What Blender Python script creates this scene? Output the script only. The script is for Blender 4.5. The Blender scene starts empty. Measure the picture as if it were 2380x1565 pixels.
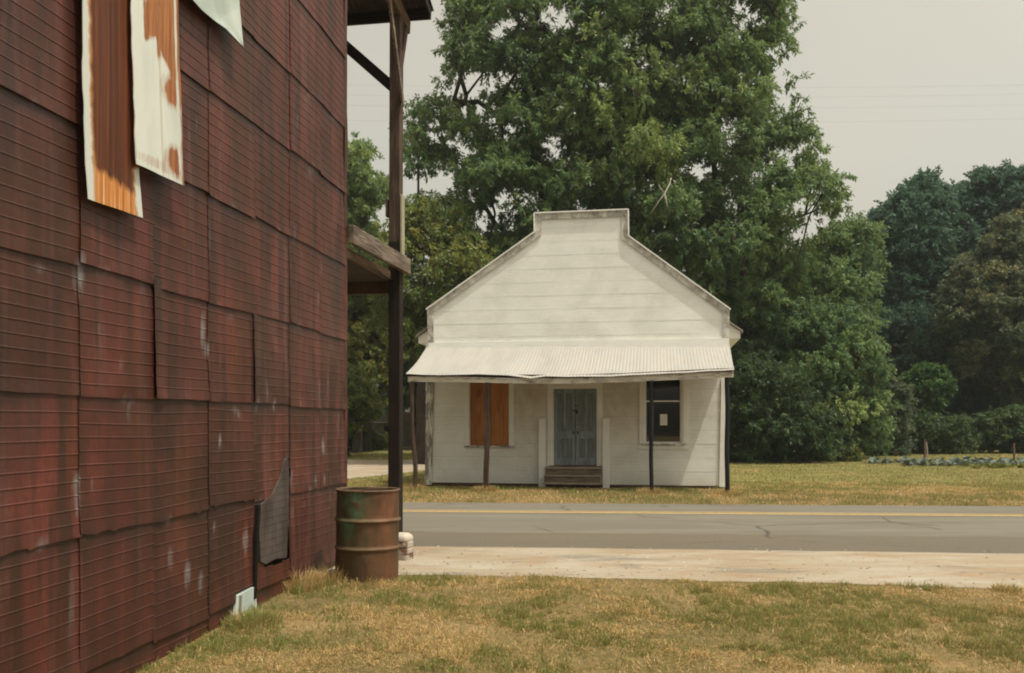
import bpy, bmesh, math, random
import numpy as np
from mathutils import Vector, Matrix

random.seed(7)
R = math.radians
SC = bpy.context.scene
COL = SC.collection

# ------------------------------------------------------------------ camera
F = 1983.0            # focal length in units of a 2380 wide picture (30 mm on 36 mm)
CX, HY, EYE = 1190.0, 980.0, 1.6
cam_d = bpy.data.cameras.new('camera')
cam = bpy.data.objects.new('camera', cam_d)
COL.objects.link(cam)
cam.location = (0, 0, EYE)
cam.rotation_euler = (R(90), 0, 0)
cam_d.sensor_width = 36
cam_d.lens = F / 2380 * 36
cam_d.shift_y = (HY - 782.5) / 2380
cam_d.clip_end = 2000
SC.camera = cam


def P(x, y, Y):
    return Vector(((x - CX) / F * Y, Y, EYE + (HY - y) / F * Y))


# ------------------------------------------------------------------ numpy value noise
_rng = np.random.RandomState(3)
_TAB = _rng.rand(256, 256)


def vnoise(x, y, seed=0):
    x = np.asarray(x, float) + seed * 17.31
    y = np.asarray(y, float) + seed * 7.77
    xi = np.floor(x).astype(int); yi = np.floor(y).astype(int)
    fx = x - xi; fy = y - yi
    fx = fx * fx * (3 - 2 * fx); fy = fy * fy * (3 - 2 * fy)
    a = _TAB[xi % 256, yi % 256]; b = _TAB[(xi + 1) % 256, yi % 256]
    c = _TAB[xi % 256, (yi + 1) % 256]; d = _TAB[(xi + 1) % 256, (yi + 1) % 256]
    return (a * (1 - fx) + b * fx) * (1 - fy) + (c * (1 - fx) + d * fx) * fy


def fbm(x, y, seed=0, octv=3):
    s = 0; a = .5; t = 0
    for k in range(octv):
        s = s + a * vnoise(np.asarray(x) * 2 ** k, np.asarray(y) * 2 ** k, seed + k * 3); t += a; a *= .5
    return s / t


# ------------------------------------------------------------------ mesh helpers
def tag(o, label=None, cat=None, group=None, kind=None):
    if label: o['label'] = label
    if cat: o['category'] = cat
    if group: o['group'] = group
    if kind: o['kind'] = kind
    return o


def empty(name, loc=(0, 0, 0), rz=0):
    o = bpy.data.objects.new(name, None)
    COL.objects.link(o)
    o.location = loc
    o.rotation_euler = (0, 0, rz)
    o.empty_display_size = .3
    return o


def np_mesh(name, verts, faces, mat, parent=None, attrs=None, smooth=False):
    """verts Nx3; faces: list of (int array k x n)"""
    me = bpy.data.meshes.new(name)
    verts = np.ascontiguousarray(verts, dtype=np.float32)
    me.vertices.add(len(verts))
    me.vertices.foreach_set('co', verts.ravel())
    if isinstance(faces, np.ndarray): faces = [faces]
    loops = np.concatenate([f.ravel() for f in faces]).astype(np.int32)
    tot = np.concatenate([np.full(len(f), f.shape[1], np.int32) for f in faces])
    st = np.concatenate([[0], np.cumsum(tot)[:-1]]).astype(np.int32)
    me.loops.add(len(loops)); me.loops.foreach_set('vertex_index', loops)
    me.polygons.add(len(tot)); me.polygons.foreach_set('loop_start', st)
    me.polygons.foreach_set('loop_total', tot)
    me.polygons.foreach_set('use_smooth', np.full(len(tot), smooth, bool))
    me.update(calc_edges=True)
    for k, v in (attrs or {}).items():
        a = me.attributes.new(k, 'FLOAT', 'POINT')
        a.data.foreach_set('value', np.ascontiguousarray(v, dtype=np.float32))
    me.materials.append(mat)
    o = bpy.data.objects.new(name, me)
    COL.objects.link(o)
    if parent: o.parent = parent
    return o


class MB:
    def __init__(self):
        self.v = []; self.f = []

    def add(self, vs, fs):
        n = len(self.v)
        self.v += [tuple(v) for v in vs]
        self.f += [tuple(i + n for i in f) for f in fs]

    def box(self, x0, x1, y0, y1, z0, z1):
        self.add([(x0, y0, z0), (x1, y0, z0), (x1, y1, z0), (x0, y1, z0), (x0, y0, z1), (x1, y0, z1), (x1, y1, z1), (x0, y1, z1)],
                 [(0, 3, 2, 1), (4, 5, 6, 7), (0, 1, 5, 4), (1, 2, 6, 5), (2, 3, 7, 6), (3, 0, 4, 7)])

    def prism(self, poly, y0, y1):
        """poly in (x,z), extruded along y from y0 (front) to y1"""
        n = len(poly)
        vs = [(p[0], y0, p[1]) for p in poly] + [(p[0], y1, p[1]) for p in poly]
        fs = [tuple(range(n)), tuple(range(2 * n - 1, n - 1, -1))]
        for i in range(n):
            j = (i + 1) % n
            fs.append((j, i, i + n, j + n))
        self.add(vs, fs)

    def bar(self, p, q, w, h, up=(0, 0, 1), w2=None, h2=None):
        """squared timber from p to q; w across, h along up"""
        p = Vector(p); q = Vector(q); d = (q - p).normalized()
        up = Vector(up)
        s = d.cross(up).normalized(); u = s.cross(d).normalized()
        w2 = w if w2 is None else w2; h2 = h if h2 is None else h2
        vs = []
        for c, a, b in ((p, w, h), (q, w2, h2)):
            for i, j in ((-1, -1), (1, -1), (1, 1), (-1, 1)):
                vs.append(c + s * (i * a / 2) + u * (j * b / 2))
        self.add(vs, [(0, 1, 2, 3), (7, 6, 5, 4), (0, 4, 5, 1), (1, 5, 6, 2), (2, 6, 7, 3), (3, 7, 4, 0)])

    def tube(self, pts, rads, n=10, cap=True):
        pts = [Vector(p) for p in pts]
        m = len(pts); vs = []
        for i, c in enumerate(pts):
            d = (pts[min(i + 1, m - 1)] - pts[max(i - 1, 0)]).normalized()
            a = d.orthogonal().normalized() if abs(d.z) < .9 else Vector((1, 0, 0)) - d * d.x
            a.normalize(); b = d.cross(a)
            for k in range(n):
                t = 2 * math.pi * k / n
                vs.append(c + (a * math.cos(t) + b * math.sin(t)) * rads[i])
        fs = []
        for i in range(m - 1):
            for k in range(n):
                k2 = (k + 1) % n
                fs.append((i * n + k, i * n + k2, (i + 1) * n + k2, (i + 1) * n + k))
        if cap:
            fs.append(tuple(range(n - 1, -1, -1))); fs.append(tuple((m - 1) * n + k for k in range(n)))
        self.add(vs, fs)

    def lathe(self, prof, n=48, c=(0, 0, 0), wob=None):
        vs = []; m = len(prof)
        for i, (r, z) in enumerate(prof):
            for k in range(n):
                t = 2 * math.pi * k / n
                rr = r + (wob(t, z) if wob else 0)
                vs.append((c[0] + rr * math.cos(t), c[1] + rr * math.sin(t), c[2] + z))
        fs = []
        for i in range(m - 1):
            for k in range(n):
                k2 = (k + 1) % n
                fs.append((i * n + k, i * n + k2, (i + 1) * n + k2, (i + 1) * n + k))
        self.add(vs, fs)

    def build(self, name, mat, parent=None, bevel=0, smooth=False, seg=1):
        me = bpy.data.meshes.new(name)
        me.from_pydata(self.v, [], self.f)
        bm = bmesh.new(); bm.from_mesh(me)
        bmesh.ops.recalc_face_normals(bm, faces=bm.faces)
        bm.to_mesh(me); bm.free()
        me.materials.append(mat)
        if smooth:
            for p in me.polygons: p.use_smooth = True
        o = bpy.data.objects.new(name, me)
        COL.objects.link(o)
        if parent: o.parent = parent
        if bevel:
            b = o.modifiers.new('bevel', 'BEVEL'); b.width = bevel; b.segments = seg; b.limit_method = 'ANGLE'
        return o


# ------------------------------------------------------------------ material helpers
class M:
    def __init__(self, name, rough=.7, spec=.3):
        self.m = bpy.data.materials.new(name)
        self.m.use_nodes = True
        self.nt = self.m.node_tree
        self.b = self.nt.nodes['Principled BSDF']
        self.b.inputs['Roughness'].default_value = rough
        self.b.inputs['Specular IOR Level'].default_value = spec
        self.tc = self.nt.nodes.new('ShaderNodeTexCoord')

    def n(self, t): return self.nt.nodes.new(t)

    def l(self, a, b): self.nt.links.new(a, b)

    def vec(self, scale=(1, 1, 1), src='Object', loc=(0, 0, 0)):
        mp = self.n('ShaderNodeMapping')
        mp.inputs['Scale'].default_value = scale; mp.inputs['Location'].default_value = loc
        self.l(self.tc.outputs[src], mp.inputs['Vector'])
        return mp.outputs[0]

    def noise(self, scale, detail=4, sc=(1, 1, 1), rough=.55, dist=0, loc=(0, 0, 0)):
        t = self.n('ShaderNodeTexNoise')
        t.inputs['Scale'].default_value = scale; t.inputs['Detail'].default_value = detail
        t.inputs['Roughness'].default_value = rough; t.inputs['Distortion'].default_value = dist
        self.l(self.vec(sc, loc=loc), t.inputs['Vector'])
        return t.outputs['Fac']

    def voro(self, scale, sc=(1, 1, 1), out='Distance'):
        t = self.n('ShaderNodeTexVoronoi'); t.inputs['Scale'].default_value = scale
        self.l(self.vec(sc), t.inputs['Vector'])
        return t.outputs[out]

    def attr(self, name):
        a = self.n('ShaderNodeAttribute'); a.attribute_name = name
        return a.outputs['Fac']

    def ramp(self, fac, stops):
        r = self.n('ShaderNodeValToRGB')
        els = r.color_ramp.elements
        while len(els) > 1: els.remove(els[-1])
        for i, (p, c) in enumerate(stops):
            e = els[0] if i == 0 else els.new(p)
            e.position = p
            e.color = (*c, 1) if isinstance(c, tuple) else (c, c, c, 1)
        self.l(fac, r.inputs['Fac'])
        return r.outputs['Color']

    def mix(self, fac, a, b, mode='MIX'):
        x = self.n('ShaderNodeMix'); x.data_type = 'RGBA'; x.blend_type = mode
        for s, v in ((x.inputs[0], fac), (x.inputs[6], a), (x.inputs[7], b)):
            if hasattr(v, 'is_linked'): self.l(v, s)
            elif isinstance(v, tuple): s.default_value = (*v, 1)
            else: s.default_value = v
        return x.outputs[2]

    def math(self, op, a, b=0.0, clamp=False):
        x = self.n('ShaderNodeMath'); x.operation = op; x.use_clamp = clamp
        for s, v in ((x.inputs[0], a), (x.inputs[1], b)):
            if hasattr(v, 'is_linked'): self.l(v, s)
            else: s.default_value = v
        return x.outputs[0]

    def xyz(self):
        s = self.n('ShaderNodeSeparateXYZ'); self.l(self.tc.outputs['Object'], s.inputs[0])
        return s.outputs

    def color(self, c):
        if hasattr(c, 'is_linked'): self.l(c, self.b.inputs['Base Color'])
        else: self.b.inputs['Base Color'].default_value = (*c, 1)
        return self

    def bump(self, h, strength=.3, dist=.01):
        b = self.n('ShaderNodeBump'); b.inputs['Strength'].default_value = strength; b.inputs['Distance'].default_value = dist
        self.l(h, b.inputs['Height']); self.l(b.outputs[0], self.b.inputs['Normal'])
        return self


MT = {}


def weathered_wood(name, dark, mid, light, axis='z', scale=1.0, contrast=1.0):
    m = M(name, .85, .2)
    st = {'z': (14, 14, .7), 'x': (.7, 14, 14), 'y': (14, .7, 14)}[axis]
    g = m.noise(3.2 * scale, 6, st, .65, .6)
    big = m.noise(2.2, 3)
    c = m.ramp(g, [(.3, dark), (.5, mid), (.72, light)])
    c = m.mix(m.ramp(big, [(.4, 0.0), (.7, .55)]), c, dark)
    m.color(c); m.bump(g, .5, .006)
    return m.m


# rusty red pressed sheet metal
m = M('rusty_red_sheet', .50, .42)
streak = m.noise(2.1, 6, (1, 3.2, .22), .6, .4)
blot = m.noise(1.35, 5, (1, 1, 1), .6, .3)
fine = m.noise(38, 5, (1, 1, .5), .65)
c = m.ramp(m.attr('tint'), [(0, (.040, .012, .008)), (.5, (.082, .0195, .0130)), (1, (.120, .030, .021))])
c = m.mix(m.ramp(blot, [(.44, 0.0), (.66, .8)]), c, (.148, .037, .026))
c = m.mix(m.ramp(streak, [(.43, 0.0), (.60, .92)]), c, (.034, .013, .008))
c = m.mix(m.ramp(m.noise(2.6, 5, (1, 2.6, .16), .6, loc=(1, 9, 4)), [(.54, 0.0), (.70, .6)]), c, (.15, .062, .052))
c = m.mix(m.ramp(m.noise(1.1, 5, (1, 2, .5), .6, loc=(3, 7, 1)), [(.52, 0.0), (.68, .75)]), c, (.070, .022, .007))
c = m.mix(m.ramp(fine, [(.36, .5), (.52, 0.0)]), c, (.05, .020, .013))
c = m.mix(m.attr('grime_shade'), c, (.030, .014, .010))  # grime together with painted shadow of the laps
c = m.mix(m.ramp(m.math('MULTIPLY', m.attr('bare'), m.ramp(m.noise(22, 4, (1, 1, .3)), [(.3, .35), (.6, 1.0)])), [(.12, 0.0), (.8, .62)]), c, (.27, .26, .27))  # pale blue-grey: bare metal, and sheen put into the colour
m.color(c); m.bump(m.noise(9, 4), .25, .012); MT['rust'] = m.m

m = M('dark_sheathing', .9, .1); m.color((.012, .009, .007)); MT['dark'] = m.m

m = M('grey_felt', .85, .15)
c = m.ramp(m.noise(5, 5, (1, 1, .5)), [(.3, (.050, .039, .034)), (.7, (.105, .086, .075))])
v = m.n('ShaderNodeTexBrick'); v.inputs['Scale'].default_value = 1.0
v.inputs['Color1'].default_value = (1, 1, 1, 1); v.inputs['Color2'].default_value = (.92, .92, .92, 1); v.inputs['Mortar'].default_value = (.74, .70, .68, 1)
v.inputs['Mortar Size'].default_value = .006; v.inputs['Brick Width'].default_value = .16; v.inputs['Row Height'].default_value = .066
mp = m.n('ShaderNodeMapping'); mp.inputs['Rotation'].default_value = (0, R(90), R(90))
cx = m.n('ShaderNodeCombineXYZ'); s = m.xyz(); m.l(s[1], cx.inputs[0]); m.l(s[2], cx.inputs[1]); m.l(cx.outputs[0], v.inputs['Vector'])
m.color(m.mix(1.0, c, v.outputs['Color'], 'MULTIPLY')); MT['felt'] = m.m

# loose strips
m = M('strip_rust', .6, .3)
s = m.xyz()
ed = m.attr('edge')
wav = m.noise(6, 4, (1, 6, .25))
c = m.ramp(m.noise(3.4, 6, (1, 9, .10), .7), [(.3, (.040, .012, .005)), (.5, (.085, .023, .008)), (.72, (.17, .052, .016))])
c = m.mix(m.ramp(m.noise(7, 5, (1, 9, .06), .7, loc=(2, 3, 0)), [(.60, 0.0), (.72, .4)]), c, (.28, .10, .03))
low = m.ramp(m.math('ADD', m.attr('low'), m.math('MULTIPLY', m.math('SUBTRACT', wav, .5), .35)), [(.46, 0.0), (.6, 1.0)])
c = m.mix(low, c, m.ramp(m.noise(4, 5, (1, 8, .25)), [(.3, (.36, .11, .022)), (.52, (.52, .21, .05)), (.66, (.64, .50, .36))]))
c = m.mix(m.ramp(m.math('ADD', ed, m.math('MULTIPLY', m.math('SUBTRACT', m.noise(14, 4), .5), .5)), [(.22, 0.0), (.42, .85)]), c, (.42, .19, .06))
c = m.mix(m.ramp(m.math('ADD', ed, m.math('MULTIPLY', m.math('SUBTRACT', m.noise(14, 4), .5), .5)), [(.42, 0.0), (.62, 1.0)]), c, (.55, .56, .51))
m.color(c); MT['strip_rust'] = m.m
m = M('strip_white', .55, .3)
pat = m.math('ADD', m.attr('rust'), m.math('ADD', m.math('MULTIPLY', m.math('SUBTRACT', m.noise(5, 6, (1, 1.2, .6), .7), .5), 1.0), m.math('MULTIPLY', m.math('SUBTRACT', m.noise(14, 5, (1, 3, .35), .7), .5), .7)))
c = m.ramp(m.noise(3, 4, (1, 2, .5)), [(.3, (.50, .53, .49)), (.7, (.63, .64, .58))])
c = m.mix(m.ramp(pat, [(.30, 0.0), (.50, .40), (.66, 1.0)]), c, m.ramp(m.noise(4, 6, (1, 9, .3), .7), [(.35, (.17, .055, .018)), (.65, (.42, .17, .06))]))
c = m.mix(m.ramp(m.attr('crease'), [(.2, 0.0), (1, .8)]), c, (.28, .14, .06))
m.color(c); MT['strip_white'] = m.m
m = M('pale_panel', .6, .3)
m.color(m.ramp(m.noise(5, 4, (1, 1, .4)), [(.3, (.36, .42, .385)), (.7, (.48, .53, .48))])); MT['pale'] = m.m

MT['post_brown'] = weathered_wood('weathered_brown_timber', (.035, .022, .015), (.085, .056, .040), (.15, .11, .085))
MT['post_black'] = weathered_wood('blackened_timber', (.010, .006, .004), (.020, .013, .009), (.036, .024, .018))
MT['beam_grey'] = weathered_wood('weathered_grey_beam', (.035, .024, .018), (.17, .13, .10), (.36, .29, .23), 'y')
MT['beam_brown'] = weathered_wood('brown_timber_length', (.05, .03, .018), (.13, .08, .05), (.20, .14, .095), 'y')
MT['pale_board'] = weathered_wood('pale_new_board', (.22, .21, .14), (.32, .30, .21), (.40, .38, .28))
MT['dark_x'] = weathered_wood('dark_eave_board', (.012, .009, .008), (.028, .02, .016), (.05, .04, .03), 'x')
MT['step_wood'] = weathered_wood('weathered_step_boards', (.08, .06, .043), (.19, .145, .105), (.30, .24, .185), 'x')
MT['tread_wood'] = weathered_wood('pale_tread_boards', (.18, .14, .105), (.33, .265, .20), (.45, .375, .30), 'x')  # lighter version of the step boards, for the treads
MT['pole_brown'] = weathered_wood('porch_pole_brown', (.025, .015, .011), (.07, .042, .030), (.13, .085, .062))
MT['pole_black'] = weathered_wood('porch_pole_black', (.008, .008, .010), (.016, .016, .018), (.030, .028, .030))
MT['bark'] = weathered_wood('tree_bark', (.020, .015, .011), (.045, .034, .025), (.085, .068, .052))
MT['deadwood'] = weathered_wood('bleached_dead_wood', (.22, .19, .16), (.38, .34, .29), (.5, .46, .4))
MT['stake'] = weathered_wood('stake_wood', (.08, .045, .03), (.15, .09, .06), (.22, .15, .10))

m = M('rusty_galvanised', .55, .4)
c = m.ramp(m.noise(1.6, 5, (1, 3, 1)), [(.35, (.20, .18, .155)), (.6, (.26, .215, .17)), (.75, (.16, .085, .05))])
m.color(c); MT['galv_rust'] = m.m
m = M('old_dark_tin', .7, .25)
m.color(m.ramp(m.noise(1.6, 5, (1, 3, 1)), [(.35, (.045, .035, .026)), (.6, (.075, .056, .040)), (.75, (.07, .035, .02))])); MT['tin_dark'] = m.m

# white house
def white_paint(name, stain=True):
    m = M(name, .65, .25)
    s = m.xyz()
    base = m.ramp(m.noise(1.3, 5, (1, 1, 2.2), .6), [(.3, (.74, .735, .685)), (.55, (.815, .805, .755)), (.8, (.84, .83, .78))])
    if stain:
        # ghost lines of the old narrow boards
        w = m.math('SINE', m.math('MULTIPLY', s[2], 2 * math.pi / .085))
        gl = m.math('MULTIPLY', m.ramp(w, [(.0, 0.0), (.75, 0.0), (1, .22)]), m.ramp(m.noise(1.7, 3, (1, 1, 2)), [(.45, 0.0), (.62, 1.0)]))
        base = m.mix(gl, base, (.46, .44, .37))
        mil = m.ramp(m.noise(.62, 6, (1, 1, 1.2), .62, .5), [(.46, 0.0), (.60, .38), (.72, .6)])
        mil = m.math('MULTIPLY', mil, m.ramp(m.noise(5, 4, (1, 1, 6)), [(.35, .35), (.65, 1.0)]))
        base = m.mix(mil, base, (.50, .48, .41))
        # brown dirt of the porch wall
        dirt = m.math('MULTIPLY', m.attr('stain'), m.ramp(m.noise(1.4, 5, (1.4, 1, 1), .6, .8), [(.3, .25), (.62, 1.0)]))
        base = m.mix(m.math('MULTIPLY', dirt, .62), base, (.37, .255, .15))
        base = m.mix(m.attr('foot'), base, (.42, .40, .32))
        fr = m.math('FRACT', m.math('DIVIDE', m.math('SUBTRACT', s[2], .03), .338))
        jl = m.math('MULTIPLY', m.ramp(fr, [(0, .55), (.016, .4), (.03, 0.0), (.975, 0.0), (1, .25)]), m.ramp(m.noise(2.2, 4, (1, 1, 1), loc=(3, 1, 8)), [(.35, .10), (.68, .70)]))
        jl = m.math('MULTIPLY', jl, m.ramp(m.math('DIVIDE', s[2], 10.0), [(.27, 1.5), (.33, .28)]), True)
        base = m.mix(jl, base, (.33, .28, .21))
    fine = m.ramp(m.noise(30, 4, (1, 1, 3)), [(.35, .22), (.5, 0.0)])
    base = m.mix(fine, base, (.5, .47, .39))
    m.color(base); m.bump(m.noise(14, 4, (1, 1, 3)), .18, .006)
    return m.m


MT['siding'] = white_paint('white_lap_siding')
MT['white'] = white_paint('white_trim_paint', False)


def peeled(name, lo, hi, sc=(1, 1, 1), white=(.70, .68, .60)):
    m = M(name, .8, .2)
    k = m.noise(4.5, 6, sc, .68, .4)
    grey = m.ramp(m.noise(6, 5, tuple(5 * q if q < 3 else q * 3 for q in sc)), [(.3, (.15, .13, .115)), (.7, (.32, .29, .25))])
    m.color(m.mix(m.ramp(k, [(lo, 1.0), (hi, 0.0)]), white, grey)); m.bump(k, .3, .004)
    return m.m


MT['peel_v'] = peeled('peeling_white_paint', .47, .56, (2, 2, .35))
MT['peel_grey'] = peeled('bare_peeling_board', .35, .62, (1, 1, .8), (.63, .61, .54))
MT['peel_h'] = peeled('peeling_eave_paint', .38, .50, (.5, 2, 2), (.60, .55, .46))
MT['sill'] = peeled('peeling_sill', .5, .55, (2, 2, 6))

m = M('corrugated_iron', .5, .35)
s = m.xyz()
c = m.ramp(m.noise(.9, 5, (2.5, .5, 1), .6), [(.3, (.29, .275, .25)), (.55, (.335, .315, .285)), (.75, (.315, .28, .24))])
c = m.mix(m.ramp(m.noise(2.4, 6, (3, .25, 1), .7), [(.56, 0.0), (.72, .3)]), c, (.33, .21, .13))
m.color(c); MT['corr'] = m.m

m = M('red_brick', .85, .2)
v = m.n('ShaderNodeTexBrick'); v.inputs['Scale'].default_value = 1
v.inputs['Color1'].default_value = (.13, .055, .038, 1); v.inputs['Color2'].default_value = (.075, .038, .03, 1); v.inputs['Mortar'].default_value = (.15, .125, .10, 1)
v.inputs['Mortar Size'].default_value = .008; v.inputs['Brick Width'].default_value = .22; v.inputs['Row Height'].default_value = .075
cx = m.n('ShaderNodeCombineXYZ'); s = m.xyz(); m.l(s[0], cx.inputs[0]); m.l(s[2], cx.inputs[1]); m.l(cx.outputs[0], v.inputs['Vector'])
m.color(m.mix(m.ramp(m.noise(3, 4), [(.4, 0.0), (.7, .7)]), v.outputs['Color'], (.06, .04, .03))); MT['brick'] = m.m

m = M('blue_grey_door_paint', .75, .25)
g = m.noise(4, 6, (10, 10, .5), .7)
c = m.ramp(g, [(.3, (.12, .145, .16)), (.5, (.235, .28, .305)), (.7, (.34, .385, .40))])
c = m.mix(m.ramp(m.noise(1.6, 5, (2, 1, .7)), [(.5, 0.0), (.7, .6)]), c, (.12, .11, .095))
m.color(c); m.bump(g, .3, .004); MT['door'] = m.m
m = M('darker_door_panel_paint', .8, .2); g = m.noise(4, 6, (12, 10, .4), .7)  # darker version of the door paint for the recessed panels
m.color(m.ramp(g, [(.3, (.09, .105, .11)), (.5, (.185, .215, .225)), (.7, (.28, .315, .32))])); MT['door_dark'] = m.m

m = M('orange_plywood', .7, .25)
g = m.noise(2.2, 5, (5, 5, .45), .6, 1.4)
c = m.ramp(g, [(.3, (.20, .070, .020)), (.48, (.40, .155, .042)), (.7, (.50, .21, .068))])
kn = m.voro(2.6, (1.5, 1, .8))
c = m.mix(m.ramp(kn, [(.05, 1.0), (.11, 0.0)]), c, (.06, .022, .01))
c = m.mix(m.ramp(m.noise(1.3, 4, (6, 1, .35), .6, .6, (5, 0, 2)), [(.58, 0.0), (.68, .7)]), c, (.11, .04, .014))
m.color(c); MT['ply'] = m.m

m = M('window_glass', .03, 1.0); m.color((.012, .011, .009)); MT['glass'] = m.m
m = M('paper', .8, .1); m.color((.72, .70, .62)); MT['paper'] = m.m
m = M('iron_hardware', .6, .4); m.color(m.ramp(m.noise(20, 3), [(.3, (.012, .009, .007)), (.7, (.05, .03, .02))])); MT['iron'] = m.m
m = M('brass_knob', .35, .5); m.color((.45, .38, .26)); MT['brass'] = m.m

# drum
m = M('rusty_drum_paint', .6, .3)
s = m.xyz()
c = m.ramp(m.noise(5, 6, (1, 1, .5), .65), [(.3, (.030, .019, .008)), (.5, (.064, .038, .015)), (.74, (.125, .058, .027))])
c = m.mix(m.math('MULTIPLY', m.attr('rusty'), m.ramp(m.noise(7, 5, (1, 1, .6)), [(.35, .2), (.6, 1.0)])), c, (.20, .078, .042))  # right side: rust, with the lit side put into the colour
gm = m.math('MULTIPLY', m.attr('green'), m.ramp(m.noise(6, 5, (1, 1, .8), .6, .5), [(.36, 0.0), (.54, 1.0)]))
c = m.mix(gm, c, m.ramp(m.noise(9, 4), [(.35, (.050, .085, .030)), (.7, (.10, .19, .12))]))
c = m.mix(m.ramp(m.noise(11, 5, (1, 1, .25)), [(.55, 0.0), (.7, .7)]), c, (.040, .022, .012))
c = m.mix(m.attr('worn'), c, (.32, .22, .13))
m.color(c); m.bump(m.noise(30, 4), .25, .004); MT['drum'] = m.m
m = M('ash_and_rust', .95, .05); m.color(m.ramp(m.noise(18, 4), [(.3, (.03, .02, .014)), (.7, (.10, .07, .05))])); MT['ash'] = m.m

m = M('whitewashed_brick', .85, .2)
c = m.ramp(m.noise(11, 5), [(.38, (.10, .055, .040)), (.5, (.17, .09, .062)), (.60, (.34, .29, .23))])
c = m.mix(m.attr('white'), c, (.42, .37, .30)); m.color(c); MT['pier'] = m.m


# leaves
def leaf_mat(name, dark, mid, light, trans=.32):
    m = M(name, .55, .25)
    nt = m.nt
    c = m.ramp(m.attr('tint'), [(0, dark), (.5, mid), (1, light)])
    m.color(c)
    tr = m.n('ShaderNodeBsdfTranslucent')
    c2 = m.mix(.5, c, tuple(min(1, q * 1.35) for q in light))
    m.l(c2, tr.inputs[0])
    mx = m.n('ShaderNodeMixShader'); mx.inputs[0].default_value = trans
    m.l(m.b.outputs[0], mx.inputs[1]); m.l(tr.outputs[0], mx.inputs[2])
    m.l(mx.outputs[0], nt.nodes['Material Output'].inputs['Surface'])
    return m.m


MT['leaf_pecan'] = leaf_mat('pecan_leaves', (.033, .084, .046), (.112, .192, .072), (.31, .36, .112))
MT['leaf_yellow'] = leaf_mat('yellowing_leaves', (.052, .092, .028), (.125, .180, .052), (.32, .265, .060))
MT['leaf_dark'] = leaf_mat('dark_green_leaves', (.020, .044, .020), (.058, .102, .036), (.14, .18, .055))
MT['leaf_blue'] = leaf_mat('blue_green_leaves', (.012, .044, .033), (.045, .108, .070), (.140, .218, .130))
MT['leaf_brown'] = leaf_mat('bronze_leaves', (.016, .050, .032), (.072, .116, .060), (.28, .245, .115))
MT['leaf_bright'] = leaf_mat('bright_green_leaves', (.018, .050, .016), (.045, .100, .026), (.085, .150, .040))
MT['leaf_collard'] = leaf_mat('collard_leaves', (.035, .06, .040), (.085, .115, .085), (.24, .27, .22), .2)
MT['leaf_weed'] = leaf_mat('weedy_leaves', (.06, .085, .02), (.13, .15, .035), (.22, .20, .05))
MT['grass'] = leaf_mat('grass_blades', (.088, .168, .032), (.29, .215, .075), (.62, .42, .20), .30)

# ground materials
m = M('lawn_soil', .95, .05)
big = m.noise(.55, 5, rough=.6); fin = m.noise(9, 6, rough=.7)
c = m.ramp(big, [(.36, (.095, .075, .032)), (.5, (.165, .115, .052)), (.64, (.26, .175, .085))])
c = m.mix(m.ramp(fin, [(.35, .65), (.6, 0.0)]), c, (.075, .062, .022))
c = m.mix(m.ramp(m.noise(26, 5, rough=.7), [(.5, 0.0), (.72, .6)]), c, (.34, .245, .115))
s = m.xyz()
lawn = m.math('MULTIPLY', m.ramp(m.math('DIVIDE', s[1], 100.0), [(.195, 0.0), (.225, 1.0)]), m.ramp(m.noise(.35, 4, (.6, 1.2, 1), loc=(2, 5, 0)), [(.30, 1.0), (.72, .45)]))
c = m.mix(lawn, c, m.ramp(m.noise(6, 5), [(.3, (.105, .108, .034)), (.7, (.18, .165, .058))]))
m.color(c); m.bump(m.noise(22, 5), .6, .03); MT['soil'] = m.m

m = M('asphalt', .85, .2)
s = m.xyz()
agg = m.noise(95, 4, rough=.8)
c = m.ramp(m.noise(1.1, 6, (.12, 1.6, 1), .65), [(.3, (.125, .113, .090)), (.7, (.172, .152, .117))])
edge = m.math('ADD', m.attr('patch'), m.math('MULTIPLY', m.math('SUBTRACT', m.noise(2.5, 5, (.6, 1, 1)), .5), .5))
c = m.mix(m.ramp(edge, [(.42, 0.0), (.58, .75)]), c, m.ramp(m.noise(60, 4, rough=.8), [(.35, (.068, .053, .037)), (.52, (.110, .085, .058)), (.72, (.21, .17, .12))]))
c = m.mix(m.ramp(agg, [(.3, .45), (.5, 0.0)]), c, (.06, .055, .045))
c = m.mix(m.ramp(agg, [(.58, 0.0), (.75, .5)]), c, (.28, .25, .20))
c = m.mix(m.ramp(m.noise(.7, 6, (.5, 1.4, 1), .7, .4, (6, 3, 0)), [(.46, 0.0), (.62, .45)]), c, (.105, .092, .074))
vc = m.n('ShaderNodeTexVoronoi'); vc.feature = 'DISTANCE_TO_EDGE'; vc.inputs['Scale'].default_value = .55
wv_ = m.n('ShaderNodeMix'); wv_.data_type = 'VECTOR'; wv_.inputs[0].default_value = .16
nz_ = m.n('ShaderNodeTexNoise'); nz_.inputs['Scale'].default_value = 1.6; nz_.inputs['Detail'].default_value = 5
m.l(m.vec((.7, 1, 1)), wv_.inputs[4]); m.l(nz_.outputs['Color'], wv_.inputs[5]); m.l(m.tc.outputs['Object'], nz_.inputs['Vector']); m.l(wv_.outputs[1], vc.inputs['Vector'])
crack = m.math('MULTIPLY', m.ramp(vc.outputs['Distance'], [(.0, 1.0), (.012, 0.0)]), m.ramp(m.noise(.5, 3, loc=(2, 2, 0)), [(.48, 0.0), (.56, .8)]))
c = m.mix(crack, c, (.035, .030, .025))
m.color(c); m.bump(agg, .4, .006); MT['asphalt'] = m.m

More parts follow.
